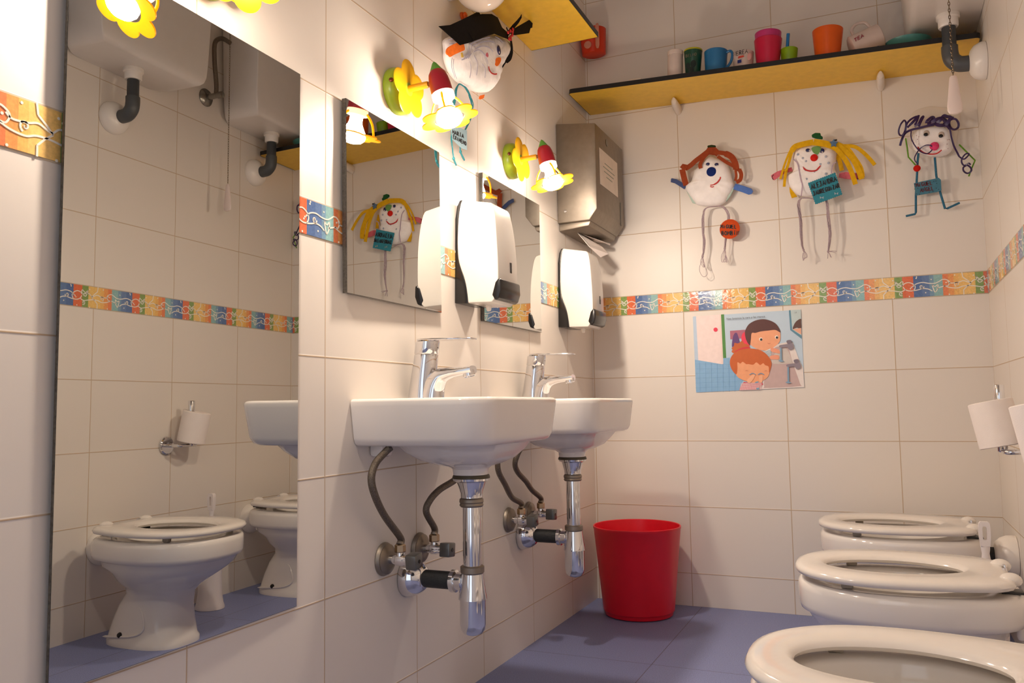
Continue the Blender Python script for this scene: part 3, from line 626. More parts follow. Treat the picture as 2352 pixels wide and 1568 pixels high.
# ------------------------------------------------------------------ high cisterns
CIST = M('cistern_white_plastic', (228, 222, 216), .28, var=.015)
def make_cistern(yc, label, pull):
    t = thing('toilet_cistern', label, 'cistern', (W, yc, 1.60), 'high cisterns above the toilets')
    def R(ix, iy, z, r): return [p + V((0, yc, 0)) for p in rrect(W-.172+ix, W-.001, -.196+iy, .196-iy, z, r, .004)]
    mb = MB(); mb.loft([R(.022,.030,1.590,.05), R(.012,.020,1.592,.055), R(.005,.010,1.602,.058), R(.001,.004,1.620,.06), R(0,0,1.66,.06), R(-.012,-.008,1.93,.055), R(-.014,-.010,1.945,.055), R(-.008,-.004,1.953,.05)])
    build('tank', mb, CIST, t, ang=60)
    mb = MB(); mb.loft([R(-.018,-.014,1.954,.055), R(-.020,-.016,1.957,.055), R(-.020,-.016,1.972,.055), R(-.012,-.008,1.981,.05)]); build('tank_lid', mb, CIST, t, ang=60)
    X0 = W-.078
    mb = MB(); mb.lathe([(.026,1.5915),(.0275,1.589),(.0275,1.580),(.0235,1.578),(.0235,1.560),(.0215,1.557)], (X0, yc, 0), (0,0,1), 30); build('outlet_nut', mb, PLASTIC_W, t)
    el = crv([(X0,yc,1.565),(X0,yc,1.53),(X0,yc,1.497),(X0+.004,yc,1.472),(X0+.017,yc,1.459),(X0+.036,yc,1.456),(W-.022,yc,1.456)], 6)
    mb = MB(); mb.tube(el, .0165, 20); el_o = build('elbow_pipe', mb, DARKGREY, t)
    mb = MB(); mb.tube(crv([(X0,yc,1.507),(X0,yc,1.49),(X0+.004,yc,1.472),(X0+.017,yc,1.459),(X0+.032,yc,1.456),(X0+.047,yc,1.456)], 6), .0195, 22); build('elbow_sleeve', mb, M('mid_grey_pvc', (74,76,78), .45, var=.08), el_o)
    mb = MB(); mb.lathe([(.0465,.0008),(.0475,.006),(.046,.014),(.040,.026),(.030,.034),(.0175,.038)], (W, yc, 1.456), (-1,0,0), 36); build('pipe_rosette', mb, PLASTIC_W, t)
    # supply valve and braided pipe on the camera side
    yv = yc-.245
    mb = MB(); mb.lathe([(.030,.001),(.030,.003),(.024,.010),(.010,.014),(.009,.05),(.0105,.052),(.0105,.072),(.006,.074)], (W, yv, 1.648), (-1,0,0), 26); build('supply_valve', mb, M('dull_chrome', (150,146,140), .25, 1, var=.05), t)
    mb = MB(); mb.tube(crv([(W-.045,yv,1.655),(W-.045,yv,1.69),(W-.047,yv-.012,1.76),(W-.05,yv-.015,1.82),(W-.055,yv+.008,1.845),(W-.06,yv+.035,1.845),(W-.062,yv+.064,1.840)], 8), .0075, 12); build('supply_hose', mb, BRAID, t)
    # pull chain from the lever
    lv = V((W-.095, yc-.240, 0)); mb = MB(); mb.tube([(W-.095,yc-.198,1.88),(W-.095,yc-.215,1.882),(lv.x,lv.y,1.878)], .005, 10); build('flush_lever', mb, CHROME, t)
    mb = MB(); zt, zb = 1.878, (1.343 if pull else 1.375); k = int((zt-zb)/.008)
    for i in range(k):
        c = V((lv.x, lv.y, zb+.004+i*.008)); a = V((1,0,0)) if i % 2 else V((0,1,0))
        mb.tube([c + a*.0020*math.cos(2*PI*j/8) + V((0,0,.0054*math.sin(2*PI*j/8))) for j in range(8)], .0008, 4, closed=True)
    ch = build('pull_chain', mb, M('chain_metal', (120,104,86), .35, 1, var=.2, vs=300), t)
    if pull:
        mb = MB(); rings = []
        for z, w_, d_ in ((1.3445,.005,.003),(1.342,.0075,.004),(1.333,.009,.0045),(1.300,.0125,.005),(1.275,.0155,.0052),(1.265,.0155,.005),(1.258,.012,.0045),(1.2555,.006,.003)):
            rings.append([V((lv.x+w_*math.cos(2*PI*j/20), lv.y+d_*math.sin(2*PI*j/20), z)) for j in range(20)])
        mb.loft(rings); build('pull_handle', mb, M('pull_handle_plastic', (226,208,200), .35, var=.02), ch)
    else:
        mb = MB(); mb.tube([V((lv.x+.010*math.cos(2*PI*j/20), lv.y, zb-.009+.010*math.sin(2*PI*j/20))) for j in range(20)], .0009, 6, closed=True); build('pull_ring', mb, CHROME, ch)
    return t
c1 = make_cistern(TY[0], 'white high cistern nearest the back wall, with a pale drop-shaped pull', True)
c2 = make_cistern(TY[1], 'white high cistern over the middle toilet, its chain ending in a ring', False)

# ------------------------------------------------------------------ toilet paper, brush, bin
def make_holder(yc, label):
    t = thing('toilet_paper_holder', label, 'paper holder', (W, yc, .503), 'chrome toilet paper holders')
    mb = MB(); mb.lathe([(.0275,.0008),(.0275,.006),(.024,.009),(.012,.010)], (W, yc-.025, .503), (-1,0,0), 30); build('wall_plate', mb, CHROME, t)
    mb = MB(); mb.tube(crv([(W-.008,yc-.025,.503),(W-.040,yc-.025,.503),(W-.052,yc-.022,.503),(W-.0545,yc-.008,.503),(W-.0545,yc+.02,.503),(W-.0545,yc+.042,.503)], 6), .0052, 12); build('arm', mb, CHROME, t)
    mb = MB(); mb.lathe([(.0085,.501),(.0098,.503),(.0098,.638),(.0085,.640)], (W-.0545, yc+.022, 0), (0,0,1), 22); build('upright_post', mb, CHROME, t)
    return t
def make_roll(yc, label, lean=7):
    t = thing('toilet_paper_roll', label, 'toilet paper', (W-.0545, yc+.022, .510), 'toilet paper rolls')
    T = Matrix.Translation(V((W-.0545, yc+.022, .5105))) @ Matrix.Rotation(math.radians(lean), 4, V((.35,1,0)).normalized())
    mb = MB(); mb.lathe([(.017,.004),(.018,.0015),(.0400,.0015),(.0420,.003),(.0420,.095),(.0400,.0965),(.018,.0965),(.017,.095)], (0,0,0), (0,0,1), 44)
    mb.v = [T @ p for p in mb.v]; build('paper', mb, PAPER, t, ang=40)
    mb = MB(); mb.lathe([(.0168,.002),(.0168,.092),(.0155,.092),(.0155,.002)], (0,0,0), (0,0,1), 30); mb.v = [T @ p for p in mb.v]; build('cardboard_core', mb, M('cardboard', (176,150,120), .9), t)
    return t
h1 = make_holder(-.597, 'chrome upright paper holder between the far and middle toilets')
dup(h1, (0, -.617, 0), 'chrome upright paper holder nearer the camera, mostly cut off by the photo')
r1 = make_roll(-.597, 'leaning toilet paper roll between the far and middle toilets', -11)
dup(r1, (0, -.617, 0), 'toilet paper roll at the right edge of the photo')
BRUSH = M('brush_white_plastic', (236, 228, 226), .35, var=.015)
t = thing('toilet_brush', 'white toilet brush in its holder between the far and middle toilets', 'toilet brush', (1.040, -.522, 0))
mb = MB(); mb.lathe([(.044,.0008),(.044,.006),(.040,.018),(.036,.045),(.0345,.10),(.0355,.145),(.0375,.150),(.0345,.150),(.0325,.12),(.032,.05),(.02,.03)], (1.040,-.522,0), (0,0,1), 36); build('holder', mb, BRUSH, t)
mb = MB(); rings = []
for z, a, b in ((.06,.0045,.0045),(.20,.0045,.0045),(.235,.005,.005),(.252,.0085,.007),(.262,.0095,.0075),(.274,.0085,.007),(.284,.0072,.0062),(.292,.0085,.0065),(.300,.009,.0065)):
    rings.append([V((1.040+a*math.cos(2*PI*j/20), -.522+b*math.sin(2*PI*j/20), z)) for j in range(20)])
mb.loft(rings)
hp = [(.009,.300),(.0108,.318),(.0112,.338),(.0105,.347),(.007,.351),(-.007,.351),(-.0105,.347),(-.0112,.338),(-.0108,.318),(-.009,.300)]
hi = [(.0035,.313),(.0042,.325),(.0042,.336),(.003,.3405),(.001,.3415),(-.001,.3415),(-.003,.3405),(-.0042,.336),(-.0042,.325),(-.0035,.313)]
mb.loft([[V((1.040+x, y, z)) for x, z in q] for q, y in ((hp,-.5285),(hp,-.5155),(hi,-.5155),(hi,-.5285))], closed=True)
build('handle', mb, BRUSH, t, ang=45)
mb = MB(); mb.lathe([(.01,.05),(.026,.06),(.028,.075),(.026,.10),(.006,.115)], (1.040,-.522,0), (0,0,1), 22); build('bristles', mb, M('brush_bristles', (226,222,220), .9, bump=1, bs=900), t)

RED = M('red_bin_plastic', (222, 16, 40), .34, var=.03)
t = thing('waste_bin', 'red round plastic waste bin standing in the room corner under the far washbasin', 'waste bin', (.176, -.150, 0))
RB = .128; mb = MB(); mb.lathe([(.090,.0005),(.098,.003),(.100,.010),(.101,.014),(.1035,.016),(.127,.248),(.1285,.250),(.1285,.256),(.1268,.2575),(.1245,.256),(.1235,.248),(.100,.02),(.09,.012)], (.176,-.150,0), (0,0,1), 64)
build('bin_shell', mb, RED, t, ang=40)

# ------------------------------------------------------------------ shelves
ZS = 1.573
t = thing('wall_shelf', 'long yellow shelf with black edge on the back wall, holding cups', 'shelf', (.56, 0, ZS))
x0, x1, dp, th = .014, 1.126, .212, .013
SHELF_ITEMS0 = set(o.name for o in bpy.data.objects)
def board(pts, rc, z0, z1):
    return [[V((x, y, z)) for x, y in pts] for z in (z0, z1)]
fr = []
for cx, a0 in ((x0+.010, PI), (x1-.010, -PI/2)):
    for i in range(5): a = a0+PI/2*i/4; fr.append((cx+.010*math.cos(a), -dp+.010+.010*math.sin(a)))
pl = fr + [(x1, -.001), (x0, -.001)]
mb = MB(); mb.loft(board(pl, 0, ZS, ZS+th)); build('board', mb, YELLOW_BOARD, t, ang=40)
mb = MB()
outer = [(x0-.0012,-.001)] + [(x+(-.0012 if x < .5 else .0012)*(1 if y > -dp+.004 else .6), y-.0012*(1 if y < -dp+.006 else 0)) for x, y in fr] + [(x1+.0012,-.001)]
inner = [(x0,-.001)] + fr + [(x1,-.001)]
for i in range(len(outer)-1):
    q = [outer[i], outer[i+1], inner[i+1], inner[i]]
    mb.loft([[V((x,y,z)) for x, y in q] for z in (ZS-.0004, ZS+th+.0004)])
build('edge_band', mb, BLACK_EDGE, t, smooth=False)
for xb in (.3085, .8945):
    mb = MB(); rings = []
    for s, w_, h_ in ((0,.009,.0155),(.004,.0108,.0175),(.03,.0108,.0165),(.055,.0102,.014),(.066,.008,.0105),(.0695,.004,.005)):
        rings.append([V((xb+w_*math.cos(2*PI*j/24), -.001-s, ZS-.0012-h_*1.05+h_*math.sin(2*PI*j/24)*1.0)) for j in range(24)])
    mb.loft(rings); build('shelf_bracket', mb, M('bracket_white', (224,214,204), .35, var=.02), t)

SHELF_T = t
ZL = 1.607
t = thing('wall_shelf', 'yellow shelf with black edge high on the left wall, seen from below', 'shelf', (0, -.8, ZL)); LEFT_SHELF = t
mb = MB(); mb.box((.001, -1.25, ZL), (.196, -.475, ZL+.013)); build('board', mb, YELLOW_BOARD, t, smooth=False)
mb = MB(); mb.box((.196, -1.25, ZL-.0005), (.1975, -.4735, ZL+.0135)); mb.box((.001, -.475, ZL-.0001), (.196, -.4735, ZL+.0135)); build('edge_band', mb, BLACK_EDGE, t, smooth=False)

# ------------------------------------------------------------------ cups and things on the back shelf
TOP = ZS+th+.0006; YC = -.118
def put(px, y=YC): return BW(px, 150, y).x
def cup(name, label, cat, x, y, prof, mats, handle=None, grp='cups on the back shelf', text=None):
    t = thing(name, label, cat, (x, y, TOP), grp)
    mb = MB(); r0, h, r1, w_ = prof
    mb.lathe([(r0*.9,.0004),(r0,.003),(r1,h-.001),(r1-w_*.5,h),(r1-w_,h-.001),(r0-w_,.004),(.001,.0035)], (x, y, TOP), (0,0,1), 40)
    b = build('cup_body', mb, mats[0], t)
    if handle:
        a, zs, ext = handle; d = V((math.cos(a), math.sin(a), 0)); z0, z1 = zs
        rr = lambda z: r0+(r1-r0)*z/h
        mb = MB(); mb.tube(crv([V((x,y,TOP+z1))+d*(rr(z1)-.001), V((x,y,TOP+z1+.001))+d*(rr(z1)+ext*.7), V((x,y,TOP+(z1*.75+z0*.25)))+d*(rr(z1)+ext), V((x,y,TOP+(z1*.3+z0*.7)))+d*(rr(z0)+ext*.8), V((x,y,TOP+z0))+d*(rr(z0)-.001)], 6), .0038, 10)
        build('handle', mb, mats[-1], t)
    return t
def P_(rgb, nm, **k): return M(nm, rgb, k.pop('rough', .35), var=.04, **k)
xw = .324
t = thing('white_tube', 'white cylindrical tub at the left of the cups on the back shelf', 'tub', (xw, -.115, TOP))
mb = MB(); mb.lathe([(.021,.0004),(.0225,.002),(.0225,.084),(.0215,.0855),(.001,.0858)], (xw,-.115,TOP), (0,0,1), 32); build('tub_body', mb, M('tub_white', (214,196,186), .6, var=.02), t)
mb = MB(); mb.lathe([(.0226,.075),(.0234,.076),(.0234,.0865),(.022,.0878),(.001,.088)], (xw,-.115,TOP), (0,0,1), 32); build('tub_lid', mb, M('tub_white', (214,196,186), .6), t)
t = cup('plastic_cup', 'dark green plastic cup with a yellow rim beside the white tub', 'cup', .378, -.113, (.021,.080,.0265,.002), [P_((16,66,46), 'cup_dark_green')])
mb = MB(); mb.lathe([(.0255,.0785),(.0272,.079),(.0272,.083),(.0262,.084),(.025,.083)], (.378,-.113,TOP), (0,0,1), 36); build('rim', mb, P_((176,170,30), 'cup_yellow_rim'), t)
mb = MB()
for k, (sx, sz, ss) in enumerate(((-.010,.030,.009),(.006,.034,.011),(.0,.016,.010))):
    th_ = -PI/2+sx/.024; rr = .0243
    mb.prism([V((.378+rr*math.cos(th_)+ss*.8*math.cos(q)*-math.sin(th_), -.113+rr*math.sin(th_)-.001, TOP+sz+ss*math.sin(q))) for q in [2*PI*i/12 for i in range(12)]], (0,-.0006,0))
build('dark_picture', mb, P_((12,30,26), 'cup_dark_print'), t)
mb = MB(); letters(mb, 'BELMO', V((.3615,-.1395,TOP+.055)), V((.395,-.1395,TOP+.057)), V((0,0,.008)), (0,-1,0), .0012); build('lettering', mb, P_((120,110,90), 'cup_faint_lettering'), t, smooth=False)
cup('plastic_mug', 'blue plastic mug with a loop handle, third from the left on the shelf', 'mug', .446, -.113, (.030,.070,.0335,.0022), [P_((34,106,158), 'mug_blue')], (-.25, (.012,.060), .018))
t = cup('ceramic_mug', 'low white mug with a name and red print, left of the pink stacked cups', 'mug', .527, -.118, (.027,.052,.029,.003), [M('mug_white', (206,186,176), .25, var=.03)])
mb = MB(); letters(mb, 'NEREA', V((.503,-.1485,TOP+.034)), V((.545,-.1485,TOP+.038)), V((0,0,.012)), (0,-1,0), .0016); build('lettering', mb, P_((24,24,34), 'mug_black_lettering'), t, smooth=False)
mb = MB(); mb.prism([V((.515,-.147,TOP+.012)),V((.526,-.148,TOP+.013)),V((.526,-.148,TOP+.022)),V((.515,-.147,TOP+.021))], (0,-.0008,0)); build('blue_print', mb, P_((30,40,110), 'mug_blue_print'), t, smooth=False)
mb = MB(); mb.prism([V((.516,-.1475,TOP+.026)),V((.534,-.1485,TOP+.028)),V((.532,-.1485,TOP+.033)),V((.518,-.1475,TOP+.032))], (0,-.0006,0)); build('red_print', mb, P_((196,60,40), 'mug_red_print'), t, smooth=False)
mb = MB(); mb.ball((.547,-.141,TOP+.030), (.0065,.0025,.011), 12, 8); build('pink_relief', mb, P_((206,150,146), 'mug_pink_relief'), t)
cup('plastic_cup', 'crimson plastic cup with a purple-pink cup nested in it', 'cup', .5965, -.116, (.031,.080,.0385,.002), [P_((190,16,60), 'cup_crimson')])
t = thing('plastic_cup', 'purple-pink cup nested in the crimson cup on the shelf', 'cup', (.5965,-.116,TOP+.02), 'cups on the back shelf')
mb = MB(); mb.lathe([(.028,.0050),(.0295,.007),(.0368,.098),(.0362,.099),(.0350,.098),(.0275,.010),(.001,.0095)], (.5965,-.116,TOP), (0,0,1), 40); build('cup_body', mb, P_((186,44,110), 'cup_magenta'), t)
cup('plastic_cup', 'small lime green cup holding a blue toothbrush', 'cup', .655, -.112, (.020,.046,.0235,.0018), [P_((150,190,24), 'cup_lime', transl=.3)])
t = thing('toothbrush', 'blue toothbrush handle standing in the lime green cup', 'toothbrush', (.650,-.113,TOP+.006))
mb = MB(); mb.tube(crv([(.648,-.1115,TOP+.007),(.649,-.1135,TOP+.03),(.651,-.1155,TOP+.065),(.6525,-.118,TOP+.086),(.6528,-.1185,TOP+.090)], 5), [.0035]*8+[.0045]*11+[.004,.002], 12); build('brush_handle', mb, P_((24,110,170), 'toothbrush_blue'), t)
cup('plastic_cup', 'orange plastic cup on the shelf right of the lime cup', 'cup', .7590, -.114, (.0325,.083,.0405,.002), [P_((236,102,20), 'cup_orange', transl=.25)])
t = thing('ceramic_mug', 'white spotted mug lying on its side at the right of the shelf', 'mug', (.852,-.108,TOP), 'cups on the back shelf')
T = Matrix.Translation(V((.858,-.106,TOP+.0375))) @ Matrix.Rotation(math.radians(-22), 4, 'Y') @ Matrix.Rotation(math.radians(8), 4, 'Z')
mb = MB(); mb.lathe([(.030,-.040),(.033,-.038),(.0335,.038),(.032,.040),(.0305,.038),(.030,-.034),(.001,-.034)], (0,0,0), (1,0,0), 36); mb.v = [T @ p for p in mb.v]; build('mug_body', mb, M('mug_white', (206,186,176), .25), t)
mb = MB(); mb.tube(crv([(-.02,0,.033),(-.018,.0,.050),(.0,0,.060),(.020,0,.052),(.026,0,.033)], 6), .0042, 10); mb.v = [T @ p for p in mb.v]; build('handle', mb, M('mug_white', (206,186,176), .25), t)
mb = MB(); mb2 = MB(); mb3 = MB()
for i, (sx, a, rr) in enumerate(((-.026,-1.95,.004),(-.006,-2.2,.0032),(.018,-2.0,.003),(-.02,-2.35,.003),(.024,-1.6,.0028),(.004,-1.75,.0026))):
    (mb if i % 2 else mb2).ball((sx, .0335*math.cos(a), .0335*math.sin(a)), (rr, .0014, rr), 10, 6)
letters(mb3, 'TEA', V((-.034,-.0338,.0)), V((-.006,-.0338,.004)), V((.002,0,.009)), (0,-1,0), .0022)
for q, nm, cc in ((mb,'red_spots',(196,60,40)),(mb2,'blue_spots',(50,56,120)),(mb3,'faded_print',(150,60,70))):
    q.v = [T @ p for p in q.v]; build(nm, q, P_(cc, 'mug_'+nm), t)
t = thing('plastic_bowl', 'teal plastic bowl at the far right end of the shelf under the cistern', 'bowl', (.965,-.10,TOP))
mb = MB(); mb.lathe([(.035,.0004),(.038,.003),(.058,.026),(.0585,.028),(.056,.028),(.036,.006),(.001,.005)], (.965,-.085,TOP), (0,0,1), 40); build('bowl_shell', mb, P_((70,132,128), 'bowl_teal'), t)
t = thing('soap_bar', 'small white soap bar lying near the left end of the back shelf', 'soap', (.21,-.13,TOP))
mb = MB(); mb.box((.186,-.148,TOP), (.228,-.124,TOP+.011)); build('bar', mb, M('soap_white', (222,206,190), .5), t, bevel=.004, seg=3)
# the shelf hangs a little lower at the right; it and everything on it lean with it
for o in [SHELF_T] + [o for o in bpy.data.objects if o.parent is None and o.name not in SHELF_ITEMS0 and o is not LEFT_SHELF]:
    if o is not SHELF_T: o.location += V((-(o.location.x-.855)*.021, -.052, 0))
    q = Matrix.Rotation(math.radians(2.35), 4, 'Y'); pv = V((0, 0, ZS))
    o.location = pv + q @ (o.location - pv); o.rotation_euler = (0, math.radians(2.35), 0)
t = thing('hanging_cup', 'clear orange cup with a pale strap hanging in the corner above the shelf', 'cup', (.04,-.05,1.77))
mb = MB(); mb.lathe([(.034,-.042),(.038,-.040),(.043,.040),(.042,.041),(.0365,-.036),(.001,-.036)], (.046,-.050,1.795), (0,-.1,1), 36); build('cup_body', mb, M('clear_orange_plastic', (236,84,48), .25, var=.05, transl=.5), t)
mb = MB(); mb.lathe([(.012,0),(.012,.004),(.004,.006)], (.040,-.089,1.772), (0,-1,0), 20); build('disc', mb, M('clear_pale_plastic', (226,160,136), .3, transl=.4), t)
mb = MB(); mb.ribbon([(.074,-.092,1.836),(.075,-.096,1.829),(.075,-.096,1.762),(.0745,-.094,1.752)], [.006,.012,.013,.007], (0,-1,0), .004); build('strap', mb, M('clear_pale_plastic', (226,160,136), .3, transl=.4), t, bevel=.0015)
mb = MB(); mb.tube([(.05,-.0005,1.80),(.05,-.010,1.80)], .006, 12); build('wall_peg', mb, PLASTIC_W, t)
#@@NEXT

# ------------------------------------------------------------------ paper poster on the back wall
def PC(X, Y, y=-.0016): return BW(1580+X/7.468, 700+Y/7.468, y)
t = thing('paper_poster', 'picture-book page of two children washing, taped to the back wall below the border', 'poster', BW(1718, 805), None)
mb = MB(); tl, tr, br_, bl_ = PC(85,200), PC(1935,80), PC(2000,1415), PC(140,1502)
mb.prism([tl, tr, br_, bl_], (0, .0010, 0)); build('paper_sheet', mb, M('poster_pale_blue', (192,212,230), .55, var=.02), t, smooth=False)
ART = MB(); AM = []; LV = [0]
def art(rgb, pts, closed=True):
    nm = 'poster_ink_%d_%d_%d' % rgb
    m = M(nm, rgb, .55, var=.03, vs=80)
    if m not in AM: AM.append(m)
    LV[0] += 1
    ART.flat([PC(x, y, -.0017-.00006*LV[0]) for x, y in pts], AM.index(m))
def sm(pts, n=6): return [(p.x, p.y) for p in crv([(x, y, 0) for x, y in pts], n, True)]
art((190,210,232), [(85,200),(140,195),(178,948),(120,940)])
art((240,216,210), [(140,195),(570,165),(608,1012),(585,1018),(178,948)])
art((246,226,222), [(140,195),(545,168),(580,1016),(178,948)])
art((80,140,66), [(568,165),(620,160),(658,910),(604,914)])
art((136,182,222), [(120,940),(178,948),(590,1018),(606,1010),(608,912),(720,905),(720,1000),(860,1250),(960,1270),(880,1465),(160,1500),(140,1485)])
for k in range(6): art((112,160,204), [(130+0,1010+k*82),(840,985+k*82 if k > 2 else 1020+k*70),(840,988+k*82 if k > 2 else 1023+k*70),(130,1013+k*82)])
for k in range(7): art((112,160,204), [(200+k*100,980+k*9),(204+k*100,980+k*9),(212+k*100,1490),(208+k*100,1490)])
art((232,52,84), circ((475,424), 36))
art((176,104,128), [(722,445),(985,425),(985,570),(728,590)])
art((100,62,122), sm([(755,710),(770,560),(800,490),(822,478),(850,500),(890,650),(860,720),(800,740)]))
art((236,58,88), sm([(990,460),(940,490),(918,560),(930,640),(980,690),(1060,700),(1100,560),(1050,470)]))
# basin with taps
art((232,222,218), [(1455,690),(1690,640),(1800,640),(1900,920),(1975,1080),(1998,1412),(1210,1448),(1280,1280),(1400,1000)])
art((198,172,170), sm([(1500,730),(1600,718),(1720,740),(1800,1000),(1920,1340),(1900,1395),(1350,1425),(1310,1400),(1310,1300),(1400,1000),(1420,850)], 4))
art((206,196,190), sm([(1450,900),(1560,770),(1700,760),(1790,990),(1750,1005),(1500,1010),(1440,980)], 4))
art((92,140,164), [(1732,92),(1762,90),(1790,420),(1948,525),(1950,582),(1756,432)])
art((190,208,210), [(1762,90),(1935,80),(1948,525),(1790,420)])
art((96,66,58), sm([(1800,415),(1815,350),(1860,280),(1935,238),(1942,300),(1942,405),(1870,392)], 5))
art((232,172,144), [(1800,415),(1942,395),(1946,508),(1880,470)])
# boy
art((240,168,128), sm([(1070,600),(1085,470),(1200,420),(1400,400),(1560,420),(1588,560),(1560,650),(1480,720),(1380,780),(1230,770),(1120,720),(1060,660)], 5))
art((86,46,44), sm([(1080,600),(1060,690),(1000,600),(978,480),(1000,400),(1060,320),(1180,260),(1320,246),(1460,290),(1540,360),(1588,470),(1500,430),(1380,440),(1250,455),(1160,480),(1095,485)], 5))
for x, y in ((1258,594),(1528,560)): art((250,240,228), circ((x-6,y-6), 30)); art((30,24,26), circ((x,y), 21))
art((196,104,80), [(1362,650),(1372,664),(1392,670),(1410,664),(1420,652),(1412,656),(1392,663),(1372,656)])
art((220,226,228), [(1300,800),(1420,745),(1430,880),(1400,905)])
for k in range(6): art((78,108,140), [(1310+k*8,806+k*16),(1424,770+k*22),(1424,777+k*22),(1310+k*8,813+k*16)])
art((236,158,128), sm([(1425,740),(1500,745),(1570,780),(1575,830),(1500,820),(1425,795)], 4))
art((236,158,128), sm([(1405,880),(1500,860),(1560,870),(1560,930),(1500,935),(1420,930)], 4))
# girl
art((198,96,42), sm([(800,830),(750,800),(765,770),(750,740),(790,700),(800,650),(850,660),(890,645),(930,612),(965,660),(1040,690),(1060,760),(950,800)], 5))
art((206,46,60), sm([(800,805),(900,745),(1000,718),(1060,728),(1055,752),(950,760),(850,800)], 4))
art((240,166,122), sm([(820,1120),(850,960),(1000,940),(1300,960),(1400,1040),(1390,1200),(1300,1290),(1150,1340),(950,1290),(840,1220)], 5))
art((202,98,40), sm([(830,1190),(760,1120),(722,1020),(730,920),(790,830),(900,770),(1080,748),(1250,780),(1370,870),(1432,990),(1420,1090),(1392,1165),(1385,1060),(1330,1035),(1290,1000),(1240,1030),(1175,985),(1120,1025),(1040,1015),(1000,1015),(940,975),(900,1005),(850,985),(850,1090)], 4))
art((214,64,84), [(905,1395),(960,1320),(1130,1345),(1270,1330),(1290,1360),(1200,1450),(880,1464)])
for k in range(9): art((244,214,216), [(885+k*3,1456-k*14),(1270,1440-k*14),(1270,1447-k*14),(885+k*3,1463-k*14)])
for k in range(13): art((244,214,216), [(900+k*28,1462),(930+k*26,1340),(936+k*26,1340),(906+k*28,1462)])
art((244,182,144), sm([(1010,1300),(1070,1230),(1100,1205),(1145,1200),(1130,1260),(1060,1340)], 4))
art((244,182,144), sm([(1230,1320),(1220,1230),(1250,1210),(1280,1215),(1280,1290),(1265,1330)], 4))
art((122,164,190), [(1150,1325),(1205,1306),(1212,1328),(1160,1342)]); art((122,164,190), [(1170,1425),(1220,1418),(1222,1450),(1180,1450)])
for cx in (1110, 1255):
    for k in range(9): art((112,154,184), circ((cx-48+k*12, 1195-22*math.sin(PI*k/8)), 8, 7))
for cx, cy in ((1010,1135),(1338,1140)): art((176,92,52), [(cx-40,cy),(cx,cy-14),(cx+36,cy),(cx,cy-8)])
# taps and water
for dx, dy in ((0,0),(125,330)):
    art((140,130,142), sm([(1565+dx,720+dy),(1580+dx,690+dy),(1720+dx,668+dy),(1790+dx,655+dy),(1808+dx,720+dy),(1800+dx,755+dy),(1740+dx,772+dy),(1700+dx,725+dy),(1610+dx,735+dy)], 4))
    art((122,112,126), sm([(1690+dx,620+dy),(1725+dx,603+dy),(1770+dx,605+dy),(1778+dx,640+dy),(1750+dx,672+dy),(1710+dx,668+dy)], 4))
    L = 210 if dx == 0 else 250
    art((124,160,188), [(1580+dx,735+dy),(1606+dx,735+dy),(1612+dx,735+dy+L),(1655+dx,755+dy+L),(1590+dx,768+dy+L),(1545+dx,745+dy+L),(1585+dx,730+dy+L)])
build('printed_picture', ART, AM, t, smooth=False)
def font_mesh(text, size):
    cu = bpy.data.curves.new('lettering', 'FONT'); cu.body = text; cu.size = size
    o = bpy.data.objects.new('lettering', cu); COL.objects.link(o)
    bpy.context.view_layer.update(); me = o.evaluated_get(bpy.context.evaluated_depsgraph_get()).to_mesh()
    vs = [v.co.copy() for v in me.vertices]; fs = [tuple(p.vertices) for p in me.polygons]
    bpy.data.objects.remove(o); bpy.data.curves.remove(cu); return vs, fs
def print_text(name, text, p0, p1, ink, parent, nrm, lift=.0001):
    vs, fs = font_mesh(text, 1); w_ = max(v.x for v in vs)-min(v.x for v in vs); x0 = min(v.x for v in vs)
    u = (p1-p0); s = u.length/w_; u = u.normalized(); up = V(nrm).cross(u).normalized()
    mb = MB(); mb.add([p0 + u*(v.x-x0)*s + up*v.y*s + V(nrm)*lift for v in vs], fs); return build(name, mb, ink, parent, smooth=False)
INK = M('dark_print_ink', (58,54,66), .6)
yt = -.0017-.00006*(LV[0]+3)
print_text('lettering', 'Nos lavamos la cara y las manos', PC(665,256,yt), PC(1322,212,yt), INK, t, (0,-1,0))
print_text('lettering', '17', PC(1838,146,yt), PC(1868,144,yt), INK, t, (0,-1,0))

# ------------------------------------------------------------------ diaper-faced dolls
DIAPER = M('diaper_white', (244,238,236), .85, spec=.2, var=.05, vs=40, bump=.7, bs=70)
NB = V((0,-1,0)); NL = V((1,0,0))
def felt(nm, rgb, **k): return M('felt_'+nm, rgb, .85, spec=.15, var=k.pop('var', .08), vs=120, bump=.3, bs=500, **k)
def puff(mb, outline, nrm, depth, wr=.0016, back=.004, n=5, ray=.35):
    """pillow shape over an outline lying on the wall"""
    out = crv(outline, n, True); c = sum(out, V((0,0,0)))/len(out); rings = []; nrm = V(nrm)
    for t_ in (0, .12, .28, .45, .62, .76, .87, .95):
        a = t_*PI/2; s = math.cos(a)**.36*(.84 if t_ == 0 else .95 if t_ < .2 else 1); d = back + (depth-back)*math.sin(a)**.9; rg = []
        for i, p in enumerate(out):
            q = c + (p-c)*s; w_ = noise.noise(q*55)*wr*(1 if t_ > 0 else 0) + math.sin(i*.9)*wr*ray*math.sin(a)
            rg.append(q + nrm*(d+w_))
        rings.append(rg)
    mb.loft(rings); return c
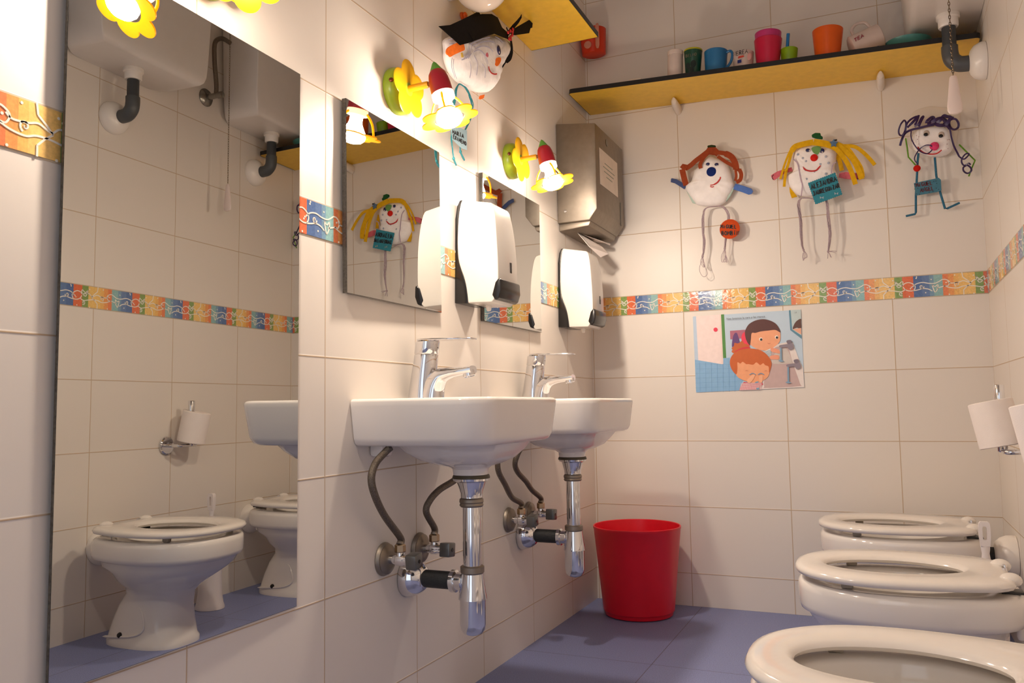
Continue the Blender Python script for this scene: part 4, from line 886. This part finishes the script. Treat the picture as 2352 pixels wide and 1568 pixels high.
def yarn(mb, path, nrm, k=6, spread=.0035, r=.0009):
    for j in range(k):
        ph = random.random()*6; pts = []
        for i, p in enumerate(path):
            f = math.sin(PI*min(1, i/(len(path)-1)*1.0))*.7+.3
            pts.append(p + V((math.cos(ph+i*.35), 0, 0))*spread*f if abs(nrm[1]) > .5 else p + V((0, math.cos(ph+i*.35), 0))*spread*f)
            pts[-1] = pts[-1] + V(nrm)*spread*.6*math.sin(ph+i*.5)
        mb.tube(pts, r, 5)
def disc(mb, c, nrm, r, th, n=28, dome=.3): mb.lathe([(r*.97,0),(r,th*.3),(r*.96,th*.8),(r*.6,th*(1+dome*.5)),(r*.05,th*(1+dome))], c, nrm, n)
YARN = M('lilac_grey_yarn', (172,154,160), .95, spec=.1, var=.15, vs=300)
YARN_T = M('teal_yarn', (58,128,138), .95, spec=.1, var=.15, vs=300)
EYE_W, EYE_B, EYE_K = M('eye_white', (224,214,206), .4), M('eye_navy', (26,32,84), .3), M('eye_black', (14,12,14), .15)
LIP = M('red_marker', (186,30,30), .6, var=.1)
MARK = M('black_marker', (24,20,24), .6)

# doll with brown felt hair and a round orange tag
def D1(X, Y, d=0.0): return BW(1520+X/4.354, 290+Y/4.354, -d)
t = thing('diaper_doll', 'doll with brown felt hair, blue round nose and an orange round tag', 'doll', D1(500,560), 'handmade diaper dolls on the walls')
DP = .044
mb = MB(); puff(mb, [D1(x,y,DP*.4) + V((0,DP*.4,0)) for x, y in ((420,340),(480,292),(560,318),(650,352),(690,430),(715,520),(735,590),(715,650),(680,700),(640,770),(560,808),(440,810),(350,795),(300,735),(240,650),(235,600),(285,560),(310,500),(330,440),(385,390))], NB, DP); body = build('diaper_head', mb, DIAPER, t, ang=80)
mb = MB()
for q in (((245,640),(285,610),(330,690),(350,780),(310,770)), ((735,610),(700,620),(650,700),(645,760),(690,700))): mb.prism([D1(x,y,.018) for x, y in q], (0,-.006,0))
build('frill', mb, M('diaper_frill_mint', (176,196,184), .85, var=.1, vs=90), body, bevel=.002)
H1 = felt('brown', (150,66,36))
mb = MB()
mb.ribbon(crv([D1(x,y,d) for x, y, d in ((470,245,.045),(400,300,.047),(340,345,.047),(290,390,.044),(235,425,.040))], 6), .0150, NB, .0015)
mb.ribbon([D1(x,y,d) for x, y, d in ((255,400,.043),(225,405,.045),(205,430,.043))], [.010,.022,.020], NB, .0015)
mb.ribbon(crv([D1(x,y,d) for x, y, d in ((205,430,.044),(215,480,.042),(230,540,.038),(245,590,.032))], 6), .0175, NB, .0015)
mb.ribbon(crv([D1(x,y,d) for x, y, d in ((390,420,.046),(385,380,.047),(430,300,.048),(500,255,.049),(560,290,.049))], 6), .011, NB, .0015)
mb.ribbon(crv([D1(x,y,d) for x, y, d in ((480,250,.051),(560,262,.054),(640,275,.054),(700,310,.051),(735,370,.047),(745,430,.042))], 6), [.013]*12+[.018]*19, NB, .0015)
mb.ribbon(crv([D1(x,y,d) for x, y, d in ((560,300,.050),(640,355,.050),(720,400,.046),(775,440,.038))], 6), .010, NB, .0015)
mb.ribbon(crv([D1(x,y,d) for x, y, d in ((775,430,.038),(795,480,.036),(785,535,.038),(745,560,.038))], 6), .0115, NB, .0015)
mb.ribbon(crv([D1(x,y,d) for x, y, d in ((745,385,.043),(740,440,.040),(745,500,.036),(735,545,.036))], 6), .0075, NB, .0015)
mb.prism([D1(x,y,.049) for x, y in ((425,270),(460,215),(540,212),(580,250),(520,290),(470,282))], (0,-.003,0)); build('felt_hair', mb, H1, t, smooth=False)
mb = MB(); mb.prism([D1(x,y,.046) for x, y in ((458,215),(460,196),(500,188),(540,194),(545,212))], (0,-.006,0)); build('hair_clip', mb, felt('dark_green', (44,56,30)), t, bevel=.002)
def eye(cx, cy, D, d, rx, ry, px_, par, k=1/4.354, ink=EYE_B):
    mb = MB(); mb.ball(D(cx,cy,d), (rx, .0022, ry), 18, 8); e = build('eye', mb, EYE_W, par)
    mb = MB(); mb.ball(D(cx+px_[0],cy+px_[1],d+.0016), (rx*.72, .0018, ry*.80), 16, 8); pu = build('pupil', mb, ink, e)
    mb = MB(); mb.ball(D(cx+px_[2],cy+px_[3],d+.0034), (rx*.22, .0006, ry*.22), 10, 6); build('glint', mb, EYE_W, pu)
eye(452,382,D1,.0405,.0085,.0062,(8,-4,-6,10), t); eye(545,385,D1,.0405,.0085,.0062,(2,-4,8,8), t)
mb = MB(); disc(mb, D1(497,456,.041), NB, .0148, .006); build('nose', mb, felt('navy', (24,42,104)), t)
mb = MB(); mb.ribbon(crv([D1(x,y,.0442) for x, y in ((485,590),(520,583),(555,562),(580,530),(588,505))], 5), [.003]*6+[.0045]*9+[.0035]*5+[.001], NB, .0008); mb.ribbon([D1(x,y,.0442) for x, y in ((484,602),(505,608),(522,602))], .003, NB, .0008); build('mouth', mb, LIP, t, smooth=False)
mb = MB(); mb.ribbon([D1(x,y,d) for x, y, d in ((92,540,.022),(98,540,.022),(140,550,.024),(190,580,.025),(240,615,.024))], [.010,.013,.0135,.0135,.0125], NB, .0025); build('arm', mb, felt('slate_blue', (74,88,132)), t, bevel=.001)
mb = MB(); mb.ribbon([D1(x,y,d) for x, y, d in ((725,602,.022),(760,612,.024),(820,630,.025),(885,655,.026),(908,663,.026))], [.018,.019,.0195,.0195,.009], NB, .0025); build('arm', mb, felt('sky_blue', (84,116,184)), t, bevel=.001)
mb = MB(); yarn(mb, crv([D1(x,y,d) for x, y, d in ((560,800,.034),(470,808,.036),(425,840,.036),(412,920,.034),(415,1040,.034),(425,1160,.034),(415,1260,.034),(405,1310,.034))], 5), NB, 9, .0034, .0013)
mb.ball(D1(408,1300,.034), (.0035,.003,.005), 10, 8)
for dx in (-10, 4, 16): mb.tube(crv([D1(408,1300,.034), D1(398+dx,1350,.034), D1(415+dx,1395,.034), D1(425+dx*.5,1405,.033), D1(420,1350,.034), D1(410,1305,.034)], 5), .0008, 5)
mb.tube(crv([D1(x,y,.033) for x, y in ((400,1350),(380,1400),(380,1450),(405,1495),(430,1503),(455,1480),(452,1450),(430,1400),(410,1310))], 5), .0008, 5); build('leg', mb, YARN, t)
mb = MB(); yarn(mb, crv([D1(x,y,d) for x, y, d in ((540,800,.034),(600,800,.036),(645,840,.036),(668,900,.036),(660,1000,.034),(640,1120,.033),(630,1220,.033))], 5), NB, 9, .0034, .0013)
mb.ball(D1(630,1222,.033), (.0035,.003,.005), 10, 8)
for dx in (-24, -8, 10, 22): mb.tube(crv([D1(630,1222,.033), D1(620+dx,1300,.033), D1(625+dx,1352,.033), D1(640+dx,1350,.033), D1(640,1280,.033), D1(632,1225,.033)], 5), .0008, 5)
build('leg', mb, YARN, t)
mb = MB(); disc(mb, D1(680,1027,.0385), NB, .0300, .0012, 40, .02); tg = build('name_tag', mb, felt('orange', (196,74,32), var=.04), t, ang=30)
mb = MB(); letters(mb, 'MIGUEL', D1(588,1018,.0402), D1(752,1022,.0402), D1(588,983,.0402)-D1(588,1018,.0402), NB, .0027); letters(mb, 'BOMBÍN', D1(598,1088,.0402), D1(778,1084,.0402), D1(598,1050,.0402)-D1(598,1088,.0402), NB, .0027); build('lettering', mb, MARK, tg, smooth=False)

# doll with yellow felt hair and a blue square tag
def D2(X, Y, d=0.0): return BW(1760+X/4.611, 290+Y/4.611, -d)
t = thing('diaper_doll', 'doll with yellow felt hair, red nose, pink arms and a blue square tag', 'doll', D2(520,450), 'handmade diaper dolls on the walls')
DP = .046
mb = MB(); puff(mb, [D2(x,y,DP*.4) + V((0,DP*.4,0)) for x, y in ((280,290),(300,215),(400,190),(520,180),(640,190),(735,230),(755,300),(745,380),(735,450),(760,520),(745,620),(690,700),(600,745),(480,755),(370,750),(300,720),(262,670),(225,620),(215,540),(265,500),(285,440),(275,370))], NB, DP); body = build('diaper_head', mb, DIAPER, t, ang=80)
mb = MB(); mb.ribbon(crv([D2(x,y,.0465) for x, y in ((285,345),(325,385),(345,450),(365,560),(382,630),(370,740))], 5), .003, NB, .0008); mb.ribbon(crv([D2(x,y,.0465) for x, y in ((740,380),(710,400),(695,450),(690,500))], 5), .003, NB, .0008); build('lilac_seam', mb, felt('lilac', (180,160,176)), body, smooth=False)
mb = MB(); mb2 = MB()
for x, y in ((423,370),(387,337),(572,400),(632,320),(427,558),(512,480),(632,502),(335,298),(660,388),(415,470)): mb.ball(D2(x,y,.0455), (.0036,.0012,.0036), 12, 6)
build('blue_dots', mb, M('faded_blue_print', (164,168,184), .7), body)
mb = MB(); mb.prism([D2(x,y,.0468) for x, y in sm([(478,235),(510,215),(560,210),(580,240),(560,280),(540,298),(500,280)])], (0,-.0008,0)); build('green_print', mb, M('faded_green_print', (106,150,82), .7, var=.1), body, smooth=False)
HY = felt('yellow', (216,166,22))
mb = MB()
mb.ribbon(crv([D2(x,y,d) for x, y, d in ((500,168,.056),(400,188,.057),(310,215,.054),(270,260,.048))], 6), .0165, NB, .002)
mb.ribbon(crv([D2(x,y,d) for x, y, d in ((500,168,.0565),(600,182,.058),(690,205,.057),(760,240,.053))], 6), .0185, NB, .002)
for pts, w_ in ((((305,205,.054),(255,260,.048),(215,350,.04),(180,450,.036),(150,560,.034)), .006), (((300,215,.053),(270,280,.046),(240,380,.04),(205,500,.038),(190,640,.036)), .008), (((285,230,.052),(250,330,.042),(225,430,.042),(195,480,.042)), .007),
    (((700,200,.058),(760,260,.056),(840,360,.05),(900,480,.046),(945,615,.044)), .013), (((740,185,.056),(820,250,.052),(920,350,.046),(980,470,.042),(1010,560,.040)), .015), (((760,190,.054),(860,240,.05),(930,330,.046),(1000,440,.041),(1020,540,.039)), .012),
    (((820,208,.05),(940,218,.05),(1030,280,.05),(1100,350,.05),(1150,410,.05)), .010)):
    mb.ribbon(crv([D2(*p) for p in pts], 6), w_, NB, .002)
mb.ribbon(crv([D2(x,y,.020) for x, y in ((750,300),(780,380),(800,470))], 5), .012, NB, .002)
mb.prism([D2(x,y,.022) for x, y in ((245,640),(330,745),(270,762),(250,700))], (0,-.002,0)); build('felt_hair', mb, HY, t, smooth=False)
mb = MB(); mb.prism([D2(x,y,.0535) for x, y in ((485,120),(482,95),(520,74),(575,76),(580,105),(600,115),(598,142),(530,135))], (0,-.007,0)); build('hair_clip', mb, felt('green', (34,84,44)), t, bevel=.002)
mb = MB(); st = []
for i in range(10): r_ = 46 if i % 2 == 0 else 26; st.append((715+r_*math.cos(i*PI/5-.3), 182+r_*math.sin(i*PI/5-.3)))
mb.prism([D2(x,y,.060) for x, y in st], (0,-.003,0)); sb = build('star_clip', mb, M('blue_glitter', (88,116,146), .3, .4, var=.3, vs=500), t, smooth=False)
mb = MB(); mb.box(D2(722,155,.062)-V((0,.002,0)), D2(750,138,.062)+V((0,.002,0))); build('clip_end', mb, BLACKP, sb, smooth=False)
eye(443,255,D2,.0445,.0085,.0066,(-4,-2,14,0), t); eye(588,258,D2,.0445,.0095,.0088,(2,0,6,14), t)
mb = MB(); disc(mb, D2(507,335,.0455), NB, .0105, .006); build('nose', mb, felt('red', (206,36,26)), t)
mb = MB(); mb.ribbon(crv([D2(x,y,.0475) for x, y in ((388,428),(415,460),(470,474),(525,468),(555,440),(575,415))], 5), [.002]*3+[.0042]*19+[.003]*4, NB, .001); build('mouth', mb, LIP, t, smooth=False)
PK = felt('pink', (206,104,116))
for q, k in ((((275,455,.026),(200,475,.028),(130,505,.03),(70,545,.03),(60,550,.03)), -1), (((770,520,.026),(840,520,.028),(900,528,.028),(960,530,.030),(985,540,.030)), 1)):
    mb = MB(); mb.ribbon([D2(*p) for p in q], [.012,.012,.0165,.018,.010] if k < 0 else [.012,.020,.018,.018,.010], NB, .0025); a_ = build('arm', mb, PK, t, smooth=False)
    mb = MB(); cx, cy = (88,538) if k < 0 else (958,535)
    for i in range(5): an = (PI if k < 0 else 0) + (i-2)*.5; mb.ball(D2(cx+26*math.cos(an), cy+26*math.sin(an), .0332), (.0015,.0006,.0015), 8, 6)
    build('finger_dots', mb, MARK, a_)
mb = MB(); mb.ball(D2(272,522,.030), (.003,.002,.0045), 10, 6); build('button', mb, MARK, t)
mb = MB(); yarn(mb, crv([D2(x,y,d) for x, y, d in ((500,768,.036),(430,758,.038),(370,765,.038),(342,810,.036),(350,900,.036),(365,1000,.036),(370,1150,.036),(380,1260,.036),(395,1310,.036))], 5), NB, 9, .0034, .0013); mb.ball(D2(395,1310,.036), (.003,.003,.004), 10, 8)
for dx in (0, 14, 26): mb.tube(crv([D2(393,1310,.036), D2(400+dx,1350,.036), D2(405+dx,1385,.036), D2(390,1420-dx,.036), D2(390,1340,.036)], 5), .0009, 5)
build('leg', mb, YARN, t)
mb = MB(); yarn(mb, crv([D2(x,y,d) for x, y, d in ((600,745,.036),(640,800,.038),(650,880,.036),(660,1000,.036),(675,1110,.036),(670,1220,.036),(655,1325,.036))], 5), NB, 9, .0036, .0013); mb.ball(D2(655,1325,.036), (.0032,.003,.004), 10, 8)
for ex, ey in ((745,1322),(735,1340),(690,1390),(650,1400),(682,1385)): mb.tube([D2(655,1325,.036), D2((655+ex)/2,(1325+ey)/2-4,.037), D2(ex,ey,.036)], .0009, 5)
build('leg', mb, YARN, t)
tq = [(440,602),(730,490),(806,722),(522,828)]; mb = MB(); zz = []
for i in range(4):
    (ax_, ay), (bx, by) = tq[i], tq[(i+1) % 4]; L = int(math.hypot(bx-ax_, by-ay)/11)
    nx, ny = (by-ay), -(bx-ax_); nl = math.hypot(nx, ny)
    for k in range(L): f = k/L; o_ = (3 if k % 2 else -3); zz.append((ax_+(bx-ax_)*f+nx/nl*o_, ay+(by-ay)*f+ny/nl*o_))
mb.prism([D2(x,y,.052) for x, y in zz], (0,-.0012,0)); tg = build('name_tag', mb, felt('aqua', (56,132,150), var=.04), t, smooth=False)
mb = MB(); up_ = D2(478,615,.0534)-D2(490,665,.0534); letters(mb, 'ALEJANDRA.', D2(482,668,.0534), D2(782,566,.0534), up_*1.0, NB, .0028); letters(mb, 'JAUREGUIZAR', D2(502,735,.0534), D2(785,645,.0534), up_*.85, NB, .0028); build('lettering', mb, MARK, tg, smooth=False)
mb = MB()
for cx, cy in ((588,755),(742,712)):
    for s in (-1, 1): mb.prism([D2(x,y,.0534) for x, y in ((cx,cy),(cx+s*20,cy-14),(cx+s*18,cy+14))], (0,-.0006,0))
build('silver_bows', mb, M('silver_sticker', (170,176,176), .3, .7), tg, smooth=False)

# doll with purple ribbon hair
def D3(X, Y, d=0.0): return BW(2030+X/5.225, 220+Y/5.225, -d)
t = thing('diaper_doll', 'doll with curly purple ribbon hair, pink pompom nose and blue pipe-cleaner legs', 'doll', D3(590,560), 'handmade diaper dolls on the walls')
DP = .046
mb = MB(); puff(mb, [D3(x,y,DP*.4) + V((0,DP*.4,0)) for x, y in ((330,200),(420,140),(560,110),(700,120),(880,130),(930,180),(925,320),(905,450),(885,580),(850,670),(760,735),(640,745),(500,720),(360,670),(290,600),(268,500),(285,380),(300,270))], NB, DP*.55, .003); build('clear_bag', mb, M('cloudy_plastic_bag', (244,236,226), .2, var=.05, vs=30, bump=.6, bs=40, alpha=.22), t, ang=80)
mb = MB(); puff(mb, [D3(x,y,DP*.5) + V((0,DP*.5,0)) for x, y in ((365,420),(430,375),(560,350),(700,355),(790,390),(830,470),(850,580),(820,670),(720,725),(600,735),(470,705),(370,660),(330,580),(335,490))], NB, DP, .001); build('diaper_head', mb, DIAPER, t, ang=80)
VI = M('purple_ribbon', (52,32,80), .35, var=.12, vs=60)
mb = MB()
def rib(pts, w_=.0052, d=.052, cl=False): mb.ribbon(crv([D3(x,y,d+.004*math.sin(i*1.7)) for i, (x, y) in enumerate(pts)], 6, cl), w_, NB, .0009, closed=cl)
rib([(195,600),(215,530),(255,450),(330,410),(430,385),(530,360),(600,350)], .0062); rib([(245,290),(205,340),(180,410),(185,460),(215,478),(245,440),(262,380),(265,320),(245,290)], .0045); rib([(255,440),(275,340),(330,280),(400,250),(330,330),(285,380)], .0055); rib([(280,380),(350,320),(410,250),(420,235),(395,310),(370,350)], .0055); rib([(370,370),(420,330),(450,270),(475,250),(440,320),(420,370)], .006)
rib([(510,330),(520,300),(575,258),(600,270),(540,330),(560,350),(640,330)], .007); rib([(560,340),(620,290),(690,270),(740,300),(720,350),(650,350),(600,320)], .0095, .050); rib([(640,330),(680,290),(720,240),(760,250),(800,260),(760,330),(720,370)], .0085, .051); rib([(700,240),(760,245),(840,265)], .0055); rib([(690,262),(720,300),(755,350),(785,400)], .0055)
rib([(800,290),(860,280),(895,330),(890,380),(850,405),(810,390),(785,340)], .0055, .050, True)
rib([(740,360),(790,400),(812,500),(840,600),(880,680),(905,730)], [.0055]*1+[.0055]*29+[.001] if False else .0045); rib([(905,730),(960,760),(1010,720),(1020,695),(980,700),(940,750),(935,800),(965,835),(1020,810),(1040,830)], .004, .036); rib([(1000,830),(1040,860),(1050,900),(1005,930),(960,905),(955,860),(1000,830)], .0045, .036)
rib([(330,420),(325,480),(345,550),(390,620),(440,670),(510,695),(560,670),(585,630),(560,595),(500,595),(440,630),(400,680),(370,740),(375,780),(410,820)], .0030, .055)
build('ribbon_hair', mb, VI, t, smooth=False)
for cx, cy, qx in ((512,448,-8),(690,465,-6)):
    mb = MB(); mb.ball(D3(cx,cy,.047), (.0075,.0024,.0085), 18, 8); e = build('eye', mb, M('googly_eye', (190,172,160), .1), t)
    mb = MB(); mb.ball(D3(cx+qx,cy+16,.0490), (.0056,.0014,.0050), 16, 8); build('pupil', mb, EYE_K, e)
mb = MB(); mb.ball(D3(607,605,.050), (.0118,.0075,.0118), 20, 12); build('nose', mb, M('pink_pompom', (226,72,120), .95, spec=.1, var=.12, vs=200, bump=1, bs=400), t)
mb = MB(); mb.ribbon(crv([D3(x,y,.0475) for x, y in ((405,610),(440,655),(500,690),(580,700),(640,690),(695,650))], 5), [.001]+[.0034]*22+[.003]*3, NB, .0008); build('mouth', mb, LIP, t, smooth=False)
mb = MB()
for x, y in ((390,478),(420,490),(402,522),(418,578),(350,545),(330,535),(735,535),(765,528),(785,525),(725,590),(760,578),(770,632),(362,560)): mb.ball(D3(x,y,.0445), (.0009,.0012,.0009), 8, 6)
build('freckles', mb, M('freckle_red', (150,60,56), .6), t)
GC, BC = M('green_pipe_cleaner', (112,164,58), .95, spec=.1, var=.2, vs=400, bump=1, bs=900), M('blue_pipe_cleaner', (62,116,146), .95, spec=.1, var=.2, vs=400, bump=1, bs=900)
for pts in (((262,510,.018),(280,620,.02),(295,735,.022),(380,830,.024)), ((905,585,.018),(990,670,.02),(1095,775,.022),(1050,880,.024),(1020,965,.024))):
    mb = MB(); mb.tube([D3(*p) for p in pts], .0020, 8); a_ = build('arm', mb, GC, t)
mb = MB(); mb.ball(D3(398,870,.026), (.0095,.006,.0095), 18, 10); build('red_pompom', mb, M('red_pompom', (206,34,26), .9, spec=.1, var=.1, bump=.8, bs=500), t)
for pts in (((415,690,.022),(405,800,.022),(398,960,.024),(385,1200,.024),(385,1395,.022),(375,1418,.022),(265,1443,.022)), ((612,740,.022),(630,960,.022),(640,1010,.024),(680,1170,.024),(735,1355,.022),(760,1352,.022),(910,1283,.022))):
    mb = MB(); mb.tube([D3(*p) for p in pts], .0030, 10); build('leg', mb, BC, t)
mb = MB(); mb.prism([D3(x,y,.029) for x, y in ((360,1050),(660,985),(685,1010),(692,1135),(640,1155),(385,1198))], (0,-.002,0)); tg = build('name_tag', mb, felt('dusty_blue', (74,122,142), var=.04), t, smooth=False)
mb = MB(); up_ = D3(378,1050,.0312)-D3(386,1095,.0312); letters(mb, 'MIGUEL', D3(388,1095,.0312), D3(590,1066,.0312), up_, NB, .0021); letters(mb, 'ANGEL', D3(440,1158,.0312), D3(606,1128,.0312), up_, NB, .0021); build('lettering', mb, M('maroon_marker', (92,24,34), .6), tg, smooth=False)
mb = MB()
for x, y in ((372,1062),(370,1118),(395,1178),(430,1182),(425,1080),(455,1120),(540,1048),(545,1155),(600,1025),(625,1022),(635,1050),(590,1145),(630,1108),(660,1122),(410,1110),(490,1095)): mb.ball(D3(x,y,.0312), (.0011,.0006,.0011), 8, 6)
build('tag_dots', mb, MARK, tg)

# doll with a black cap on the left wall
def D4(X, Y, d=0.0): return LW(1000+X/7.84, Y/7.84, d)
def D5(X, Y, d=0.0): return LW(784+X/3.818, Y/3.818, d)
t = thing('diaper_doll', 'doll in a black cap with orange felt nose, on the left wall by the lamp', 'doll', D4(750,1050), 'handmade diaper dolls on the walls')
DP = .050
mb = MB(); puff(mb, [D4(x,y,DP*.45) - V((DP*.45,0,0)) for x, y in ((180,660),(420,640),(800,600),(1050,605),(1230,680),(1320,770),(1315,900),(1240,1050),(1140,1230),(1110,1400),(1050,1540),(960,1660),(820,1690),(650,1640),(480,1540),(330,1400),(240,1260),(175,1080),(158,880))], NL, DP, .0034, ray=0)
for q in (((620,800),(720,750),(850,700),(980,670)), ((680,830),(800,770),(950,740),(1060,760)), ((720,880),(840,830),(960,850),(1040,930)), ((300,1040),(290,1200),(350,1400)), ((330,1060),(320,1220),(380,1420)), ((540,1060),(600,1000),(640,900),(650,800)), ((500,1070),(560,1010),(600,930),(600,820)), ((470,1080),(530,1060)), ((590,1050),(650,960)), ((690,930),(790,900),(900,1000),(950,1150)), ((700,1000),(760,1150),(740,1350)), ((620,1100),(640,1250),(620,1400)), ((850,1150),(900,1250),(890,1400)), ((230,720),(330,700),(400,760)), ((250,790),(330,790),(380,820)), ((1080,660),(1150,700),(1210,760))):
    mb.ribbon(crv([D4(x,y,.0518) for x, y in q], 5), .0020, NL, .0005, 1)
build('diaper_head', mb, [DIAPER, M('grey_blue_pencil', (186,182,202), .8)], t, ang=80)
CAPM = felt('black', (20,16,16), var=.1)
def cp(pts, d0, th): mb.prism([D4(x,y,d) for x, y, d in pts], V((th,0,0)))
mb = MB()
mb.loft([[D4(x,y,d) for x, y, d in q] for q in (((55,475,.035),(440,815,.060),(446,812,.062),(60,470,.037)), ((260,455,.045),(650,760,.066),(654,756,.068),(264,450,.047)), ((500,345,.052),(860,650,.068),(864,645,.070),(504,340,.054)), ((770,208,.050),(1060,600,.066),(1064,596,.068),(774,204,.052)))])
mb.loft([[D4(x,y,d) for x, y, d in q] for q in (((480,400,.050),(690,740,.066),(694,736,.070),(484,396,.054)), ((830,255,.054),(960,640,.070),(964,636,.074),(834,250,.058)), ((1010,255,.054),(1060,610,.070),(1064,606,.074),(1014,250,.058)), ((1120,320,.052),(1200,670,.066),(1204,666,.070),(1124,316,.056)), ((1200,500,.050),(1290,700,.060),(1294,696,.064),(1204,496,.054)), ((1290,580,.048),(1335,745,.056),(1339,741,.060),(1294,576,.052)))])
build('felt_cap', mb, CAPM, t, ang=40)
mb = MB()
mb.ribbon([D4(x,y,d) for x, y, d in ((1290,620,.058),(1400,480,.066),(1480,390,.072),(1535,310,.078),(1545,262,.080))], [.010,.010,.0085,.006,.001], NL, .0015)
mb.prism([D4(x,y,.066) for x, y in ((1330,600),(1420,510),(1780,305),(1788,350),(1745,400),(1735,500),(1705,510),(1680,598),(1430,635))], (.0015,0,0))
mb.ribbon(crv([D4(x,y,d) for x, y, d in ((1350,700,.05),(1372,880,.046),(1340,1020,.040),(1260,1100,.034),(1180,1220,.026))], 6), [.012]*8+[.016]*10+[.008]*7, NL, .0015)
mb.ribbon([D4(1275,495,.060), D4(1300,560,.060)], .004, NL, .0015); build('cap_ribbon', mb, CAPM, t, smooth=False)
mb = MB()
for x, y, rr in ((1310,585,.0042),(1350,560,.0046),(1395,530,.0046),(1390,580,.0042),(1385,630,.0044),(1355,665,.0044),(1330,700,.0040),(1360,710,.0036)): mb.ball(D4(x,y,.068), (rr*.7,rr,rr), 12, 8)
build('red_bow', mb, M('red_glitter', (196,40,44), .25, .3, var=.3, vs=500), t)
mb = MB(); ap = crv([D4(x,y,d) for x, y, d in ((205,985,.044),(225,955,.046),(300,905,.050),(400,860,.055),(485,825,.058),(505,815,.058))], 4); mb.ribbon(ap, [.004,.010,.014,.0165,.0185,.0195]+[.020]*(len(ap)-10)+[.018,.016,.013,.010], NL, .002); build('arm', mb, felt('bright_orange', (240,118,42)), t, smooth=False)
mb = MB(); mb.prism([D4(x,y,.054) for x, y in ((455,950),(485,945),(505,1030),(465,1035))], (.0008,0,0)); build('yellow_print', mb, M('faded_yellow_print', (222,186,80), .7), t, smooth=False)
e_, mb = None, MB(); mb.ball(D4(1142,905,.0500), (.003,.0120,.0130), 18, 10); e_ = build('eye', mb, EYE_W, t)
mb = MB(); mb.ball(D4(1144,905,.0520), (.0024,.0098,.0112), 18, 10); p_ = build('pupil', mb, EYE_B, e_)
mb = MB(); mb.ball(D4(1150,940,.0543), (.0008,.0022,.0028), 12, 8); build('glint', mb, EYE_W, p_)
mb = MB(); mb.prism([D4(x,y,.049) for x, y in sm([(1065,1150),(1085,1060),(1130,1035),(1168,1050),(1160,1120),(1110,1190),(1075,1180)])], (.002,0,0)); build('nose', mb, felt('bright_orange', (240,118,42)), t, smooth=False)
mb = MB(); mb.ribbon(crv([D4(x,y,.0515) for x, y in ((958,1195),(970,1250),(1005,1310),(1060,1335),(1105,1330))], 5), .0030, NL, .0008); build('mouth', mb, LIP, t, smooth=False)
mb = MB(); mb.ball(D4(920,975,.0490), (.0018,.011,.0085), 16, 8); build('rouge', mb, M('pink_rouge', (214,110,124), .8, var=.25, vs=140), t)
for q in (((1035,735,.03),(1008,780,.032),(998,850,.034),(985,930,.034),(972,1100,.030),(965,1200,.028),(975,1300,.028),(985,1390,.028),(1010,1450,.028)), ((1040,735,.03),(1090,770,.034),(1125,840,.036),(1150,930,.034),(1130,1040,.030),(1080,1150,.028),(1045,1250,.028),(1045,1330,.028),(1080,1405,.028))):
    mb = MB(); yarn(mb, crv([D5(*p) for p in q], 5), NL, 7, .0024, .0011); mb.ball(D5(*q[-2]), (.003,.0035,.004), 10, 8); build('leg', mb, YARN_T, t)
mb = MB(); mb.prism([D5(x,y,.034) for x, y in ((960,1120),(985,1100),(1098,1145),(1098,1315),(1050,1300),(975,1225))], (.0012,0,0)); tg = build('name_tag', mb, felt('pale_blue', (166,196,208), var=.04), t, smooth=False)
mb = MB(); up_ = D5(982,1128,.0354)-D5(982,1160,.0354); letters(mb, 'MARÍA', D5(972,1170,.0354), D5(1076,1212,.0354), up_, NL, .0024); letters(mb, 'EXIMENO', D5(978,1212,.0354), D5(1098,1278,.0354), up_, NL, .0024); build('lettering', mb, MARK, tg, smooth=False)
mb = MB(); mb.prism([D5(x,y,.020) for x, y in ((1202,862),(1215,838),(1248,830),(1240,862),(1215,873))], (.003,0,0)); build('foot', mb, felt('bright_orange', (240,118,42)), t, smooth=False)
t = thing('wall_hook', 'small orange wall hook holding the black-capped doll', 'hook', D4(468,290))
mb = MB(); mb.lathe([(.0085,.0008),(.0085,.005),(.006,.0065)], D4(468,290), (1,0,0), 20); mb.ball(D4(468,290)+V((.010,0,0)), (.005,.0075,.0075), 14, 10); build('hook_body', mb, M('orange_plastic', (226,96,34), .3, var=.05), t)

# round white globe and its thin cord, high on the left wall
t = thing('globe_wall_light', 'unlit white glass globe high on the left wall above the black cap', 'wall light', LW(1112, -38, 0))
gc = LW(1105, -42, .085); mb = MB(); mb.ball(gc, .064, 40, 24); build('glass_globe', mb, M('opal_glass', (222,206,190), .08, coat=.3, var=.01), t, ang=80)
mb = MB(); mb.lathe([(.024,.0008),(.024,.014),(.020,.020),(.020,.03)], V((0, gc.y, gc.z)), (1,0,0), 30); build('lamp_mount', mb, PLASTIC_W, t)
t = thing('thin_cord', 'thin dark cord hanging down behind the black cap', 'cord', LW(1092, 0, .02))
mb = MB(); a_, b_ = LW(1094, 26, .052), LW(1091.5, 0, .052); mb.tube([a_, b_, b_+V((0,0,.22)), b_+V((-.05,0,.235))], .0011, 8); build('cord_line', mb, M('dark_cord', (44,34,30), .7), t)
